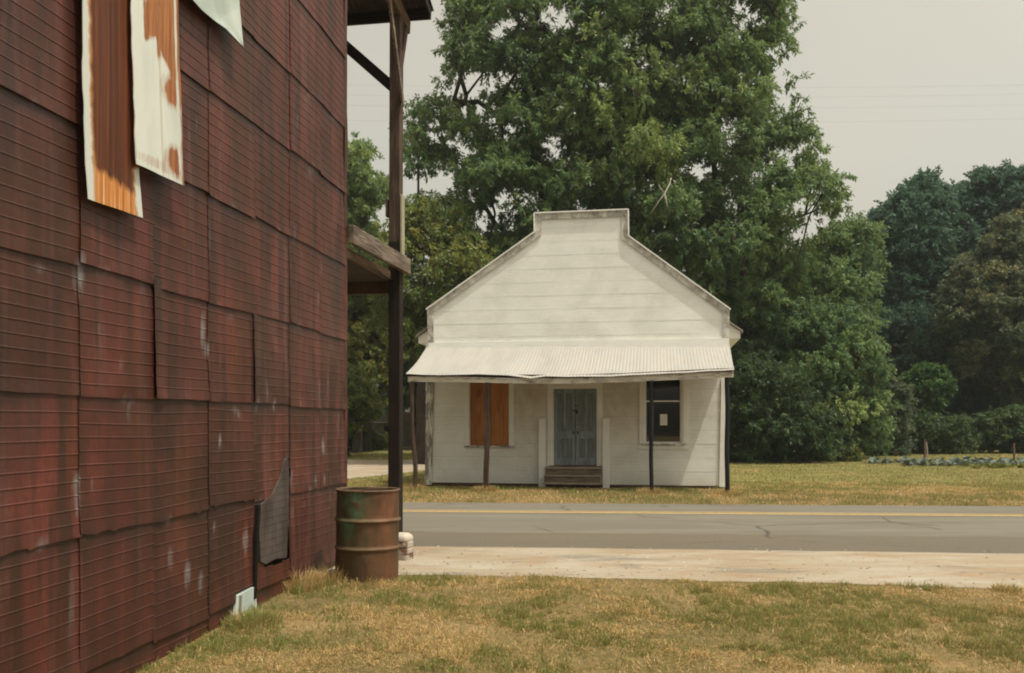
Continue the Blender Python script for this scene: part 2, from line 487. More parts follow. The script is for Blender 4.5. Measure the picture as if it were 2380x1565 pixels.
m = M('sandy_dirt', .95, .05)
c = m.ramp(m.noise(1.1, 6, (.55, 1.5, 1), .66, .3), [(.34, (.255, .19, .125)), (.5, (.29, .24, .175)), (.66, (.335, .30, .24))])
c = m.mix(m.ramp(m.noise(1.5, 6, (.6, 2.0, 1), .7, .5, (4, 2, 0)), [(.53, 0.0), (.63, .6)]), c, (.27, .175, .105))
c = m.mix(m.ramp(m.noise(1.0, 6, (.5, 2.0, 1), .72, .5, (9, 1, 0)), [(.56, 0.0), (.62, .8)]), c, (.185, .162, .132))
peb = m.noise(55, 5, rough=.75)
c = m.mix(m.ramp(peb, [(.32, .5), (.45, 0.0)]), c, (.17, .12, .075))
c = m.mix(m.ramp(peb, [(.6, 0.0), (.76, .6)]), c, (.50, .45, .36))
m.color(c); m.bump(peb, .5, .01); MT['dirt'] = m.m

m = M('yellow_road_paint', .8, .2)
c = m.mix(m.ramp(m.noise(22, 6, (.5, 1, 1), .7), [(.40, .65), (.56, 0.0)]), (.44, .30, .12), (.17, .14, .10))
m.color(c); MT['yellow'] = m.m

# ------------------------------------------------------------------ ground
RY = R(4.0)
SX, SY = math.cos(RY), -math.sin(RY)      # along the road
NX, NY = math.sin(RY), math.cos(RY)       # across it, away from the camera
BP = [(-60, -.14), (4.2, -.13), (8.3, 0), (9.4, 0), (10.76, 0), (12.1, .02), (14.66, .04), (17.46, -.08), (18.2, -.02), (19.5, .02), (21, -.05), (23, -.08), (30, -.1), (400, -.1)]
_bd = np.array([b[0] for b in BP]); _bz = np.array([b[1] for b in BP])


def gz_d(d): return np.interp(d, _bd, _bz)


def gz(x, y): return float(gz_d(x * NX + y * NY))


def sd(s, d): return s * SX + d * NX, s * SY + d * NY


def strip(name, mat, e0, e1, off, s0, s1, ds=.25, attrs=None, inner=None):
    """sheet between edges e0(s), e1(s) following the ground profile"""
    s = np.arange(s0, s1 + ds / 2, ds)
    a, b = e0(s), e1(s)
    rows = [a]
    mids = sorted(set([q for q in _bd if a.max() < q < b.min()] + list(inner or [])))
    rows += [np.full_like(s, q) for q in mids if a.max() < q < b.min()]
    rows.append(b)
    D = np.stack(rows); S = np.broadcast_to(s, D.shape)
    X, Y = sd(S, D)
    Z = gz_d(D) + off
    V = np.stack([X, Y, Z], -1).reshape(-1, 3)
    nr, nc = D.shape
    i = np.arange(nr - 1)[:, None] * nc + np.arange(nc - 1)[None]
    fc = np.stack([i, i + 1, i + nc + 1, i + nc], -1).reshape(-1, 4)
    at = {k: f(S, D).ravel() for k, f in (attrs or {}).items()}
    return np_mesh(name, V, fc, mat, attrs=at)


const = lambda v: (lambda s: np.full_like(s, v))
g = strip('ground', MT['soil'], const(-60.), const(400.), 0, -300, 300, 20)
tag(g, kind='structure')


def wob(s, f, a, seed): return (fbm(s * f, s * 0 + seed, seed, 4) - .5) * 2 * a


HA = R(9.5); HO = Vector((-2.197, 22.0, 0))
lawn_edge = lambda s: 8.78 - .05 * (s + 1.2) + wob(s, .8, .16, 2) + wob(s, 4, .05, 5)
near_edge = lambda s: 10.73 - .012 * s + wob(s, .5, .07, 8) + wob(s, 3.5, .03, 9)
g = strip('dirt_shoulder', MT['dirt'], lawn_edge, lambda s: np.full_like(s, 11.2), .004, -70, 70, .12)
tag(g, kind='structure')
far_edge = lambda s: 17.42 + wob(s, 1.2, .035, 11) + wob(s, 6, .02, 12)
g = strip('road', MT['asphalt'], near_edge, far_edge, .010, -70, 70, .12, inner=[11.3, 11.8, 12.3],
          attrs={'patch': lambda S, D: np.clip((12.4 - D) / .7, 0, 1)})
tag(g, kind='structure')
for k, dd in enumerate((14.47, 14.73)):
    g = strip('road_marking', MT['yellow'], const(dd), const(dd + .15), .015, -70, 70, .5)
    tag(g, kind='structure')
# gravel lane running past the left of the house
lane0 = lambda s: np.interp(s, [-60, -8, -5.5, -3.6, 4], [19.5, 20.5, 27.6, 35.6, 36.5]) + wob(s, .5, .25, 21)
lane1 = lambda s: np.interp(s, [-60, -7, -3.5, 4], [35.5, 37.1, 39.4, 40]) + wob(s, .4, .25, 23)
g = strip('gravel_lane', MT['dirt'], lane0, lane1, .006, -60, 4, .3)
tag(g, kind='structure')


# ------------------------------------------------------------------ grass
def blades(name, n, region, h, w, mat, seed, dens=None, flat=.5, dry_bias=0., kind='stuff', clump=0):
    """region: function(rng, n) -> s, d;  each blade is a bent two-segment leaf"""
    rg = np.random.RandomState(seed)
    s, d = region(rg, n)
    X, Y = sd(s, d)
    cj = np.zeros(len(X))
    if clump:
        gx, gy = np.floor(X / clump), np.floor(Y / clump)
        gi, gj = gx.astype(int), gy.astype(int)
        hsh = lambda q: _TAB[(gi * 73 + gj * 151 + (gi * gj) % 97 + q * 29) % 256, (gj * 37 + gi * 199 + q * 83) % 256]
        hx, hy, cj = hsh(1), hsh(2), hsh(3) - .5
        k = .42 * rg.rand(len(X)) ** 2
        X = X + ((gx + hx) * clump - X) * k; Y = Y + ((gy + hy) * clump - Y) * k
        s = X * SX + Y * SY; d = X * NX + Y * NY
    keep = np.ones(len(X), bool)
    if dens is not None:
        keep = rg.rand(len(X)) < dens(X, Y, s, d)
    X, Y, s, d, cj = X[keep], Y[keep], s[keep], d[keep], cj[keep]
    n = len(X)
    Z = gz_d(d)
    patch = fbm(X * .75, Y * .9, 31, 4)
    patch2 = fbm(X * 3.1, Y * 3.1, 47, 3)
    dry = np.clip((patch - .5) * 4.2 + (fbm(X * 1.9, Y * 1.9, 63, 2) - .5) * 2.6 + (patch2 - .5) * 2.4 + .5 + dry_bias + cj * .9, 0, 1)
    isdry = rg.rand(n) < (.12 + .76 * dry)
    tint = np.where(isdry, .5 + .5 * rg.rand(n), .02 + .3 * rg.rand(n) + .15 * rg.rand(n) * dry)
    hh = h[0] + (h[1] - h[0]) * rg.rand(n) ** 1.6
    hh *= (.5 + 1.1 * fbm(X * 2.3, Y * 2.3, 77, 2)) * (1 + 1.1 * cj)
    az = rg.rand(n) * 2 * math.pi
    lean = np.where(isdry, flat + .75 * rg.rand(n), .15 + .55 * rg.rand(n))
    dx, dy = np.cos(az), np.sin(az)
    ta = rg.rand(n) * 2 * math.pi
    wx, wy = np.cos(ta), np.sin(ta)
    ww = w * (.6 + .8 * rg.rand(n))
    B = np.stack([X, Y, Z - .005], -1)
    up1 = np.stack([dx * np.sin(lean * .6), dy * np.sin(lean * .6), np.cos(lean * .6)], -1)
    l2 = np.minimum(lean * 1.5, 1.65)
    up2 = np.stack([dx * np.sin(l2), dy * np.sin(l2), np.cos(l2)], -1)
    Wv = np.stack([wx * ww, wy * ww, 0 * ww], -1) / 2
    Mi = B + up1 * (hh * .55)[:, None]
    T = Mi + up2 * (hh * .6)[:, None]
    V = np.stack([B - Wv, B + Wv, Mi + Wv * .8, Mi - Wv * .8, T], 1).reshape(-1, 3)
    i = np.arange(n)[:, None] * 5
    q = i + np.array([[0, 1, 2, 3]]); t = i + np.array([[3, 2, 4]])
    o = np_mesh(name, V, [q, t], mat, attrs={'tint': np.repeat(tint, 5)})
    return o


def reg(s0, s1, d0, d1):
    return lambda rg, n: (s0 + (s1 - s0) * rg.rand(n), d0 + (d1 - d0) * rg.rand(n))


WA = R(8.9); RC = Vector((-1.905, 9.76, 0))
wall_x = lambda Y: RC.x - (RC.y - Y) * math.tan(WA)


def near_dens(X, Y, s, d):
    e = lawn_edge(s) - d
    ok = (X > wall_x(Y) + .01) & (X < .62 * Y + .4) & (Y > 4.9)
    p = np.clip(e / .12, 0, 1)
    bare = np.clip((fbm(X * 2.6, Y * 2.6, 91, 3) - .34) * 6, .18, 1)
    return ok * p * bare


g = blades('grass', 330000, reg(-3.0, 6.3, 4.7, 9.2), (.018, .062), .0058, MT['grass'], 5, near_dens, .95, -.16, clump=.15)
tag(g, 'patchy dry and green grass in the foreground beside the rusty wall', 'grass', kind='stuff')


def stones(name, n, seed, s0, s1, d0, d1, r0, r1, off, mat):
    rg = np.random.RandomState(seed)
    s_, d_ = s0 + (s1 - s0) * rg.rand(n), d0 + (d1 - d0) * rg.rand(n)
    keep = d_ > lawn_edge(s_) - .5 * rg.rand(n) ** 3
    s_, d_ = s_[keep], d_[keep]; n = len(s_)
    X, Y = sd(s_, d_); Z = gz_d(d_) + off
    base = np.array([(0, 0, 1), (1, 0, 0), (0, 1, 0), (-1, 0, 0), (0, -1, 0), (.7, .7, .45), (-.7, .7, .45), (-.7, -.7, .45), (.7, -.7, .45)])
    fc = np.array([(0, 5, 6), (0, 6, 7), (0, 7, 8), (0, 8, 5), (1, 5, 8), (2, 6, 5), (3, 7, 6), (4, 8, 7), (1, 2, 5), (2, 3, 6), (3, 4, 7), (4, 1, 8)])
    r = r0 + (r1 - r0) * rg.rand(n) ** 3
    V = base[None] * (r[:, None, None] * np.stack([.7 + .6 * rg.rand(n, 9), .7 + .6 * rg.rand(n, 9), .4 + .4 * rg.rand(n, 9)], -1))
    V = V + np.stack([X, Y, Z - .001], -1)[:, None]
    F_ = (fc[None] + (np.arange(n) * 9)[:, None, None]).reshape(-1, 3)
    return np_mesh(name, V.reshape(-1, 3), F_, mat)


m = M('gravel_stones', .9, .1); m.color(m.ramp(m.noise(9, 2), [(.35, (.16, .12, .085)), (.5, (.27, .22, .165)), (.65, (.42, .37, .30))])); MT['stones'] = m.m
g = stones('gravel', 2600, 3, -3, 9, 8.3, 10.85, .003, .022, .005, MT['stones'])
tag(g, 'loose gravel and small stones on the dirt shoulder', 'gravel', kind='stuff')


def straw_dens(X, Y, s, d):
    return near_dens(X, Y, s, d) * np.clip((fbm(X * 1.7, Y * 1.7, 17, 3) - .46) * 7, 0.03, 1)


g = blades('straw', 30000, reg(-3.0, 6.3, 4.7, 9.0), (.05, .11), .0055, MT['grass'], 15, straw_dens, 1.15, 3.0)
tag(g, 'matted fallen straw lying over the foreground grass', 'straw', kind='stuff')


def far_dens(X, Y, s, d):
    inhouse = 0
    ok = d > far_edge(s) + .02
    lane = (d > lane0(s) - .1) & (d < lane1(s) + .1) & (s < 4)
    front = (np.abs((X - HO.x) * math.sin(HA) + (Y - HO.y) * math.cos(HA) + .12) < .22) & (X > -2.3) & (X < 5.3)
    return (ok & ~lane & ~front) * 1.0


g = blades('grass', 100000, reg(-7, 16, 17.4, 24), (.03, .085), .012, MT['grass'], 6, far_dens, .6, -.12)
tag(g, 'strip of dry grass between the road and the white house', 'grass', kind='stuff')
g = blades('grass', 130000, reg(-16, 28, 21, 46), (.025, .06), .022, MT['grass'], 8, far_dens, .5, -.65)
tag(g, 'mown lawn behind and to the right of the white house', 'grass', kind='stuff')


def tuft(name, label, X, Y, r, n, h, seed, dry, cat='grass tuft', group=None, w=.006):
    rg = np.random.RandomState(seed)
    a = rg.rand(n) * 2 * math.pi; rr = r * np.sqrt(rg.rand(n))
    bx, by = rr * np.cos(a), rr * np.sin(a)
    hh = h * (.4 + .6 * rg.rand(n)) * (1 - .4 * rr / r)
    out = a + rg.normal(0, .7, n)
    ln = .2 + .6 * rg.rand(n)
    z0 = gz(X, Y)
    B = np.stack([bx, by, np.full(n, -.01)], -1)
    u1 = np.stack([np.cos(out) * np.sin(ln * .5), np.sin(out) * np.sin(ln * .5), np.cos(ln * .5)], -1)
    l2 = ln * 1.8
    u2 = np.stack([np.cos(out) * np.sin(l2), np.sin(out) * np.sin(l2), np.cos(l2)], -1)
    t = rg.rand(n) * 6.28
    W = np.stack([np.cos(t), np.sin(t), 0 * t], -1) * w / 2
    Mi = B + u1 * (hh * .6)[:, None]; T = Mi + u2 * (hh * .6)[:, None]
    V = np.stack([B - W, B + W, Mi + W, Mi - W, T], 1).reshape(-1, 3)
    i = np.arange(n)[:, None] * 5
    isd = rg.rand(n) < dry
    tint = np.where(isd, .55 + .45 * rg.rand(n), .05 + .3 * rg.rand(n))
    o = np_mesh(name, V, [i + np.array([[0, 1, 2, 3]]), i + np.array([[3, 2, 4]])], MT['grass'], attrs={'tint': np.repeat(tint, 5)})
    o.location = (X, Y, z0)
    if cat: tag(o, label, cat, group)
    return o


# ------------------------------------------------------------------ rusty metal building
rb = empty('metal_building', RC, -WA)
tag(rb, 'tall building clad in rusty red ribbed metal sheets beside the grass', 'building')
YS = 6804.0


def wp(x, y, off=0.0):
    """photo pixel -> (along wall toward the road = local y, height) on the plane off metres out from the wall"""
    c, sn = math.cos(WA), math.sin(WA)
    k = (x - CX) / F
    t = (k * (RC.y - off * sn) - RC.x - off * c) / (sn - k * c)
    Y = RC.y - off * sn + t * c
    return t, EYE + (HY - y) / F * Y


SEAMZ = [-.35, .08, .91, 1.75, 2.54, 3.38, 4.2, 4.95, 5.75, 6.55, 7.35, 8.15]
BARE_SHEEN = []
for (x, y, rx, rz, a) in [(478, 775, .04, .16, 1.2), (486, 815, .025, .08, 1), (755, 1036, .06, .10, 1.1), (515, 1028, .03, .06, 1), (182, 1122, .04, .08, .9), (182, 1160, .03, .1, .8),
                          (218, 1128, .02, .05, .8), (305, 970, .03, .06, .8), (560, 962, .03, .05, .9), (190, 640, .06, .12, .9), (575, 1260, .07, .12, .8), (500, 1230, .03, .06, .7), (440, 1330, .06, .12, .8),
                          (470, 1350, .05, .1, .7), (680, 1110, .04, .14, .6), (735, 1115, .04, .08, .7), (755, 1115, .03, .06, .8), (710, 1170, .03, .05, .7), (683, 1190, .03, .06, .8), (742, 700, .03, .12, .7), (770, 1150, .03, .3, .5), (790, 980, .03, .15, .7),
                          (640, 940, .03, .05, .8), (700, 935, .03, .05, .7), (600, 940, .04, .06, .7), (495, 395, .03, .1, .4), (590, 430, .02, .12, .5), (740, 460, .02, .12, .5), (170, 1400, .05, .3, .35), (400, 1290, .05, .1, .6), (235, 760, .03, .06, .5), (285, 850, .03, .05, .6), (745, 905, .03, .2, .6), (750, 620, .04, .08, .6)]:
    t, z = wp(x, y, .02)
    BARE_SHEEN.append((t, z, rx, rz, a))
SHW = .77
_r = np.random.RandomState(44)
for _z in (.91, 1.75, 2.54, 3.38, 4.2, 4.95):  # smudges along the laps: sheen painted as pale colour
    for _k in range(11):
        BARE_SHEEN.append((_r.uniform(-6, -.1), _z - abs(_r.normal(0, .05)) + .02, _r.uniform(.04, .14), _r.uniform(.02, .06), _r.uniform(.15, .5)))
for _k in range(26):
    BARE_SHEEN.append((_r.uniform(-6, -.1), _r.uniform(.2, 5.2), _r.uniform(.012, .03), _r.uniform(.04, .16), _r.uniform(.2, .6)))
V = []; FQ = []; TI = []; BA = []; GR = []; nv = 0
rg = np.random.RandomState(12)
# torn sheet: cells inside this polygon (photo pixels) are missing and show the felt below
TORN = [wp(*p) for p in [(607, 1170), (640, 1162), (650, 1120), (668, 1062), (672, 1100), (668, 1290), (640, 1316), (606, 1308), (603, 1230)]]
TORN2 = [wp(*p) for p in [(545, 1378), (593, 1362), (597, 1440), (541, 1475)]]


def inpoly(px, py, poly):
    px = np.asarray(px); py = np.asarray(py)
    r = np.zeros(px.shape, bool)
    n = len(poly)
    for i in range(n):
        x0, y0 = poly[i]; x1, y1 = poly[(i + 1) % n]
        c = ((y0 > py) != (y1 > py))
        xx = (x1 - x0) * (py - y0) / ((y1 - y0) if y1 != y0 else 1e-9) + x0
        r ^= c & (px < xx)
    return r


NCOL = 26
t_seams = [-.02 - SHW * k for k in range(20)]
for ci in range(len(SEAMZ) - 1):
    z0, z1 = SEAMZ[ci], SEAMZ[ci + 1]
    narrow = False
    nb = max(1, round((z1 - z0) / .0815)) if not narrow else 1
    shift = 0 if ci % 2 == 0 else (.0 if ci < 6 else .2)
    for k in range(len(t_seams) - 1):
        t1, t0 = t_seams[k], t_seams[k + 1]
        if k == 0: t1 = -.0
        if narrow and not (t0 < -3.6): continue
        tt = np.linspace(t0 - .02, t1, NCOL)
        sl = rg.normal(0, .010)      # sheets are not dead level
        lift_l = abs(rg.normal(0, .003)); lift_b = .002 + abs(rg.normal(0, .005))
        jit = rg.normal(0, .012)
        # the sheet whose left edge stands open in the photo
        tm = (t0 + t1) / 2
        if ci == 3:
            xl = abs(t0 - wp(356, 800)[0]); xr = abs(t0 - wp(596, 800)[0])
            if xl < .39: lift_l = .026
            if xr < .39: lift_l = .017
        top = z1 + .045
        if narrow: zs = np.array([z0, z0 + .02, (z0 + z1) / 2, top]); pr = np.array([.022, .022, .014, .006])
        else:
            zs = []; pr = []
            hb = (z1 - z0) / nb
            zs += [z0]; pr += [.0065]
            pr[-1] = .002
            for b in range(nb):
                zb = z0 + b * hb
                zs += [zb + .008, zb + hb - .004, zb + hb]; pr += [.002, .0012, .0048]
            zs[-1] = top; pr[-1] = .004
            zs = np.array(zs); pr = np.array(pr)
        TT, ZZ = np.meshgrid(tt, zs)
        rel = (ZZ - z0) / (z1 - z0)
        u = (TT - t0) / (t1 - t0)
        off = .004 + pr[:, None] + .007 * (1 - rel)
        off += lift_b * np.clip(1 - rel * 7, 0, 1) * (.35 + 1.3 * vnoise(TT * 5, ZZ * 0 + ci, 3))
        off += lift_l * np.clip(1 - u * 5, 0, 1) * (.55 + .9 * vnoise(ZZ * 3.1, TT * 0 + k, 61))
        off += .004 * (k % 2)
        off += .014 * (fbm(TT * 2.2, ZZ * 2.2, 5, 2) - .5) + .007 * (fbm(TT * 7, ZZ * 7, 8, 2) - .5)
        Zs = ZZ + sl * (u - .5) + jit
        edge_wob = .009 * (fbm(TT * 6, TT * 0 + ci * 3.1, 9, 3) - .5) - (.06 * np.clip(fbm(TT * 8, TT * 0 + ci * 5.37, 15 + ci, 3) - .70, 0, 1) * 2 if ci < 3 else 0)
        Zs += edge_wob * np.clip(1 - rel * 12, 0, 1)
        if k == 0: TT = TT + (u > .99) * (.06 * (fbm(ZZ * 3, ZZ * 0, 7, 3) - .62))
        ba = np.zeros_like(TT)
        for (bt, bz, rx, rz, a) in BARE_SHEEN:
            ba = np.maximum(ba, a * np.exp(-((TT - bt) / rx / .75) ** 2 - ((ZZ - bz) / rz / .9) ** 2))
            dd = np.exp(-((TT - bt) / rx / 1.7) ** 2 - ((ZZ - bz) / rz / 1.5) ** 2)
            off -= .010 * a * dd
        gr = np.clip(1 - (1 - rel) * 7, 0, .8) * (vnoise(TT * 4, ZZ * 9, 4)) + np.clip(1 - u * 14, 0, .5) * vnoise(ZZ * 5, TT, 6)  # darker below each lap: its shadow painted in with the grime
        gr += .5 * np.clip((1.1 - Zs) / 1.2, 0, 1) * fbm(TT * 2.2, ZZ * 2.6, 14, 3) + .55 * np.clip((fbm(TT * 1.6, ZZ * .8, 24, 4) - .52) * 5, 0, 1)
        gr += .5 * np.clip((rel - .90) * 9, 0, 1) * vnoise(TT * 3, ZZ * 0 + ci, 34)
        ti = np.full_like(TT, np.clip(.52 + rg.normal(0, .27) + .05 * (tm + 3) / 3, 0, 1))
        nrow, nc = TT.shape
        i = nv + np.arange(nrow - 1)[:, None] * nc + np.arange(nc - 1)[None]
        fc = np.stack([i, i + 1, i + nc + 1, i + nc], -1).reshape(-1, 4)
        cm_t = (TT[:-1, :-1] + TT[1:, 1:]) / 2; cm_z = (Zs[:-1, :-1] + Zs[1:, 1:]) / 2
        kill = (inpoly(cm_t, cm_z, TORN) | inpoly(cm_t, cm_z, TORN2)).ravel()
        FQ.append(fc[~kill])
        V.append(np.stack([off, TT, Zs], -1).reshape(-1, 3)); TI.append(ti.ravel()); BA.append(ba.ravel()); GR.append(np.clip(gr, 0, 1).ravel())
        nv += TT.size
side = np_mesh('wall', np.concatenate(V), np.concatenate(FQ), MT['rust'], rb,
               {'tint': np.concatenate(TI), 'bare': np.concatenate(BA), 'grime_shade': np.concatenate(GR)})
side['label'] = 'side wall of overlapping rusty ribbed sheets'
b = MB(); b.box(-9, -.035, -15, -.03, -.3, 8.1); b.build('framing', MT['dark'], rb)
# exposed felt and pale board behind torn sheets
FELT = [wp(*p, .028) for p in [(605, 1176), (622, 1160), (634, 1150), (652, 1112), (662, 1070), (669, 1062), (672, 1098), (671, 1180), (668, 1262), (667, 1296), (640, 1300), (618, 1312), (606, 1305), (601, 1230)]]


def plate(name, pts, x0, x1, mat):
    b = MB(); n = len(pts)
    b.add([(x1, p[0], p[1]) for p in pts] + [(x0, p[0], p[1]) for p in pts], [tuple(range(n)), tuple(range(2 * n - 1, n - 1, -1))] + [((i + 1) % n, i, i + n, (i + 1) % n + n) for i in range(n)])
    return b.build(name, mat, rb)


o = plate('felt_patch', FELT, -.01, .028, MT['felt']); o['label'] = 'grey felt showing through the torn sheet'
plate('gap_shadow', [wp(*p, .046) for p in [(597, 1244), (602, 1175), (606, 1172), (603, 1240), (606, 1306), (599, 1308), (596, 1390), (593, 1394)]], .0, .046, MT['dark'])  # black strip painting the shadow line in the gap beside the felt
o = plate('board_patch', [wp(*p, .032) for p in [(551, 1385), (592, 1364), (599, 1420), (592, 1450), (540, 1490)]], -.01, .032, MT['pale']); o['label'] = 'pale blue-green board at the foot of the wall'
b = MB(); b.bar((.034, *wp(549, 1384)), (.034, *wp(544, 1482)), .022, .03, (1, 0, 0)); b.build('rusty_edge', MT['galv_rust'], rb)


def hang(name, label, left, right, mat, off0, nrow=48, ncol=32, fn=None, curl=0., wv=.02, seed=1):
    """loose sheet: left and right edges as photo polylines top to bottom"""
    def along(pl, n):
        pl = [Vector(p) for p in pl]
        L = [0]
        for a, c in zip(pl, pl[1:]): L.append(L[-1] + (c - a).length)
        out = []
        for k in range(n):
            q = L[-1] * k / (n - 1)
            i = max(j for j in range(len(L)) if L[j] <= q + 1e-9); i = min(i, len(pl) - 2)
            f = (q - L[i]) / max(1e-9, L[i + 1] - L[i])
            out.append(pl[i].lerp(pl[i + 1], f))
        return out
    a = along([wp(*p, off0) for p in left], nrow); c = along([wp(*p, off0) for p in right], nrow)
    vs = []; at = {'edge': [], 'low': [], 'rust': [], 'crease': []}
    for r in range(nrow):
        f = r / (nrow - 1)
        for k in range(ncol):
            u = k / (ncol - 1)
            p = a[r].lerp(c[r], u)
            e = float(vnoise(f * 18, seed, seed) - .5) * wv
            t = p.x + (e if u < .08 or u > .92 else 0)
            o_ = off0 + .003 * math.sin(u * 9 + seed) + .012 * float(vnoise(f * 3, u * 1.5, seed) - .5) + curl * max(0, f - .8) * 5
            vs.append((o_, t, p.y))
            d = fn(u, f) if fn else {}
            for q in at: at[q].append(d.get(q, 0))
    th = [(v[0] - .004, v[1], v[2]) for v in vs]
    N = len(vs)
    i = np.arange(nrow - 1)[:, None] * ncol + np.arange(ncol - 1)[None]
    fq = np.stack([i, i + 1, i + ncol + 1, i + ncol], -1).reshape(-1, 4)
    fb = fq[:, ::-1] + N
    o = np_mesh(name, np.array(vs + th), np.concatenate([fq, fb]), mat, rb, {k: np.array(v + v) for k, v in at.items()})
    o['label'] = label
    return o


def f_a(u, f):
    x = min(u, 1 - u)
    return {'edge': max(0, 1 - u / .24) * 1.1 + (max(0, 1 - (1 - u) / .2) * 1.05 if f > .86 else 0), 'low': .5 + (f - .885 - .06 * u) * 7}


def f_b(u, f):
    e = lambda x, w: max(0.0, min(1.0, x / w + .5))
    r = e(u - .22, .08) * e(.60 - u, .06) * e(.575 - .12 * (u - .4) - f + .08 * (u > .5), .03) * .82
    r = max(r, e(u - .58, .05) * e(.66 + .30 * (u - .75) - f, .05))
    for (cu, cf, ru, rf) in ((.84, .72, .20, .045), (.82, .935, .16, .042)):
        r = max(r, 1.15 - math.hypot((u - cu) / ru, (f - cf) / rf) * .55)
    if u > .965 or u < .03: r = max(r, .56)
    elif u > .90 or u < .2: r = min(r, .28)
    if .955 < f < .985: r = max(r, .40)
    return {'rust': max(0, min(1, r)), 'crease': max(0, 1 - abs(u - .56) / .03)}


hang('loose_strip', 'dark rust brown hanging strip with orange lower end', [(182, -330), (189, 0), (192, 250), (202, 462)], [(304, -330), (308, 0), (314, 200), (322, 384), (330, 506)], MT['strip_rust'], .075, fn=f_a, wv=.022, seed=3)
hang('loose_strip', 'white hanging strip with rust stains and a bare lower half', [(302, -330), (305, 0), (309, 200), (315, 381)], [(410, -330), (412, 0), (420, 200), (427, 432)], MT['strip_white'], .115, fn=f_b, wv=.022, seed=6)
hang('loose_panel', 'pale grey-green panel curling off near the top', [(420, -400), (425, -160), (430, -20), (470, 24), (520, 66), (555, 110)], [(556, -400), (556, -200), (556, -60), (556, 10), (556.4, 60), (556.6, 112)], MT['pale'], .085, curl=.04, wv=.0, seed=9)
# corner strip, bent away near the ground
b = MB()
zc_ = np.linspace(-.2, 8.1, 60); wv_e = .004 + .05 * (fbm(zc_ * 1.6, zc_ * 0, 71, 3) - .5); lf_ = .012 + .05 * np.clip(fbm(zc_ * 1.1, zc_ * 0, 75, 2) - .5, 0, 1)
vs = []
for z_, w_, l_ in zip(zc_, wv_e, lf_): vs += [(l_, -.075 + w_ * .6, z_), (l_ + .004, w_ + .006, z_), (l_ - .022, w_ + .012, z_)]
b.add(vs, [(3 * q + e_, 3 * q + e_ + 1, 3 * q + 4 + e_, 3 * q + 3 + e_) for q in range(59) for e_ in (0, 1)])
o = b.build('corner_strip', MT['galv_rust'], rb)
o.data.materials[0] = MT['rust']
# front of the building and its roof (seen only from a step aside)
b = MB(); b.box(-9, -.02, -.025, .0, -.3, 8.1); b.build('front_wall', MT['beam_brown'], rb)
b = MB(); b.prism([(-9.5, 8.12), (.35, 8.12), (.35, 8.2), (-9.5, 9.6)], -15.2, .3); b.build('roof', MT['galv_rust'], rb)

# porch of the building: post, upper roof, awning, braces
def rloc(x, y, Y):
    """photo pixel at world depth Y -> building local coordinates"""
    p = P(x, y, Y) - RC
    c, s = math.cos(WA), math.sin(WA)
    return Vector((p.x * c - p.y * s, p.x * s + p.y * c, p.z))


PY_ = 11.75
pc = rloc(919, 1000, PY_)
post_x, post_y = pc.x, pc.y
ptop = rloc(912, 42, PY_).z; pmid = rloc(912, 566, PY_).z
xt = rloc(922, 50, PY_).x; xm = rloc(920, 566, PY_).x
b = MB(); b.bar((xm, post_y, pmid), (xt + .0, post_y, ptop), .155, .155, (0, 1, 0)); b.build('porch_post', MT['post_brown'], rb, .008)
b = MB(); b.bar((post_x, post_y, -.3), (xm, post_y, pmid - .002), .165, .165, (0, 1, 0)); o = b.build('porch_post', MT['post_black'], rb, .008); o['label'] = 'black lower half of the porch post'
# new pale board on the right of the post, dark short one on the left
za, zb = rloc(0, 606, PY_).z, rloc(0, 456, PY_).z
b = MB(); b.box(xm + .085, xm + .115, post_y - .09, post_y + .04, za, zb); b.build('nailed_board', MT['pale_board'], rb, .003)
za, zb = rloc(0, 505, PY_).z, rloc(0, 466, PY_).z
b = MB(); b.box(xm - .13, xm - .09, post_y - .06, post_y + .03, za, zb); b.build('nailed_block', MT['post_brown'], rb, .003)
# awning : beam, under beam, rafters and tin
bz0 = rloc(812, 543, 9.85); bz1 = rloc(940, 622, 12.2)
zb_ = (rloc(812, 552, 9.85).z)
b = MB()
hh = .20
p0 = Vector((post_x + .13, .03, rloc(812, 530, 9.86).z)); p1 = Vector((post_x + .13, post_y + .26, rloc(938, 620, 12.15).z))
p0 = Vector((.06, .02, 3.745)); p1 = Vector((.112, 2.22, 3.765))
b.bar(p0, p1, .07, .215); b.build('awning_beam', MT['beam_grey'], rb, .006)
q0 = p0 + Vector((-.09, 0, -.20)); q1 = p1 + Vector((-.20, -.18, -.16))
b = MB(); b.bar(q0, q1, .05, .12); b.build('awning_rail', MT['beam_brown'], rb, .004)
# tin under the awning, corrugated, running back along the front wall
xs = np.linspace(-6, -.02, 500); ys = np.array([.02, 1.2, 2.2])
XX, YY = np.meshgrid(xs, ys)
ZZ = p0.z - .20 - (YY / 2.2) * (p0.z - p1.z) * .4 + .018 * np.sin(XX * 2 * math.pi / .09)
i = np.arange(2)[:, None] * 500 + np.arange(499)[None]
np_mesh('awning_sheet', np.stack([XX, YY, ZZ], -1).reshape(-1, 3), np.stack([i, i + 1, i + 501, i + 500], -1).reshape(-1, 4), MT['tin_dark'], rb)
b = MB(); b.box(-6, -.0, 2.12, 2.2, p1.z - .38, p1.z - .22)
b.build('awning_plate', MT['beam_brown'], rb)
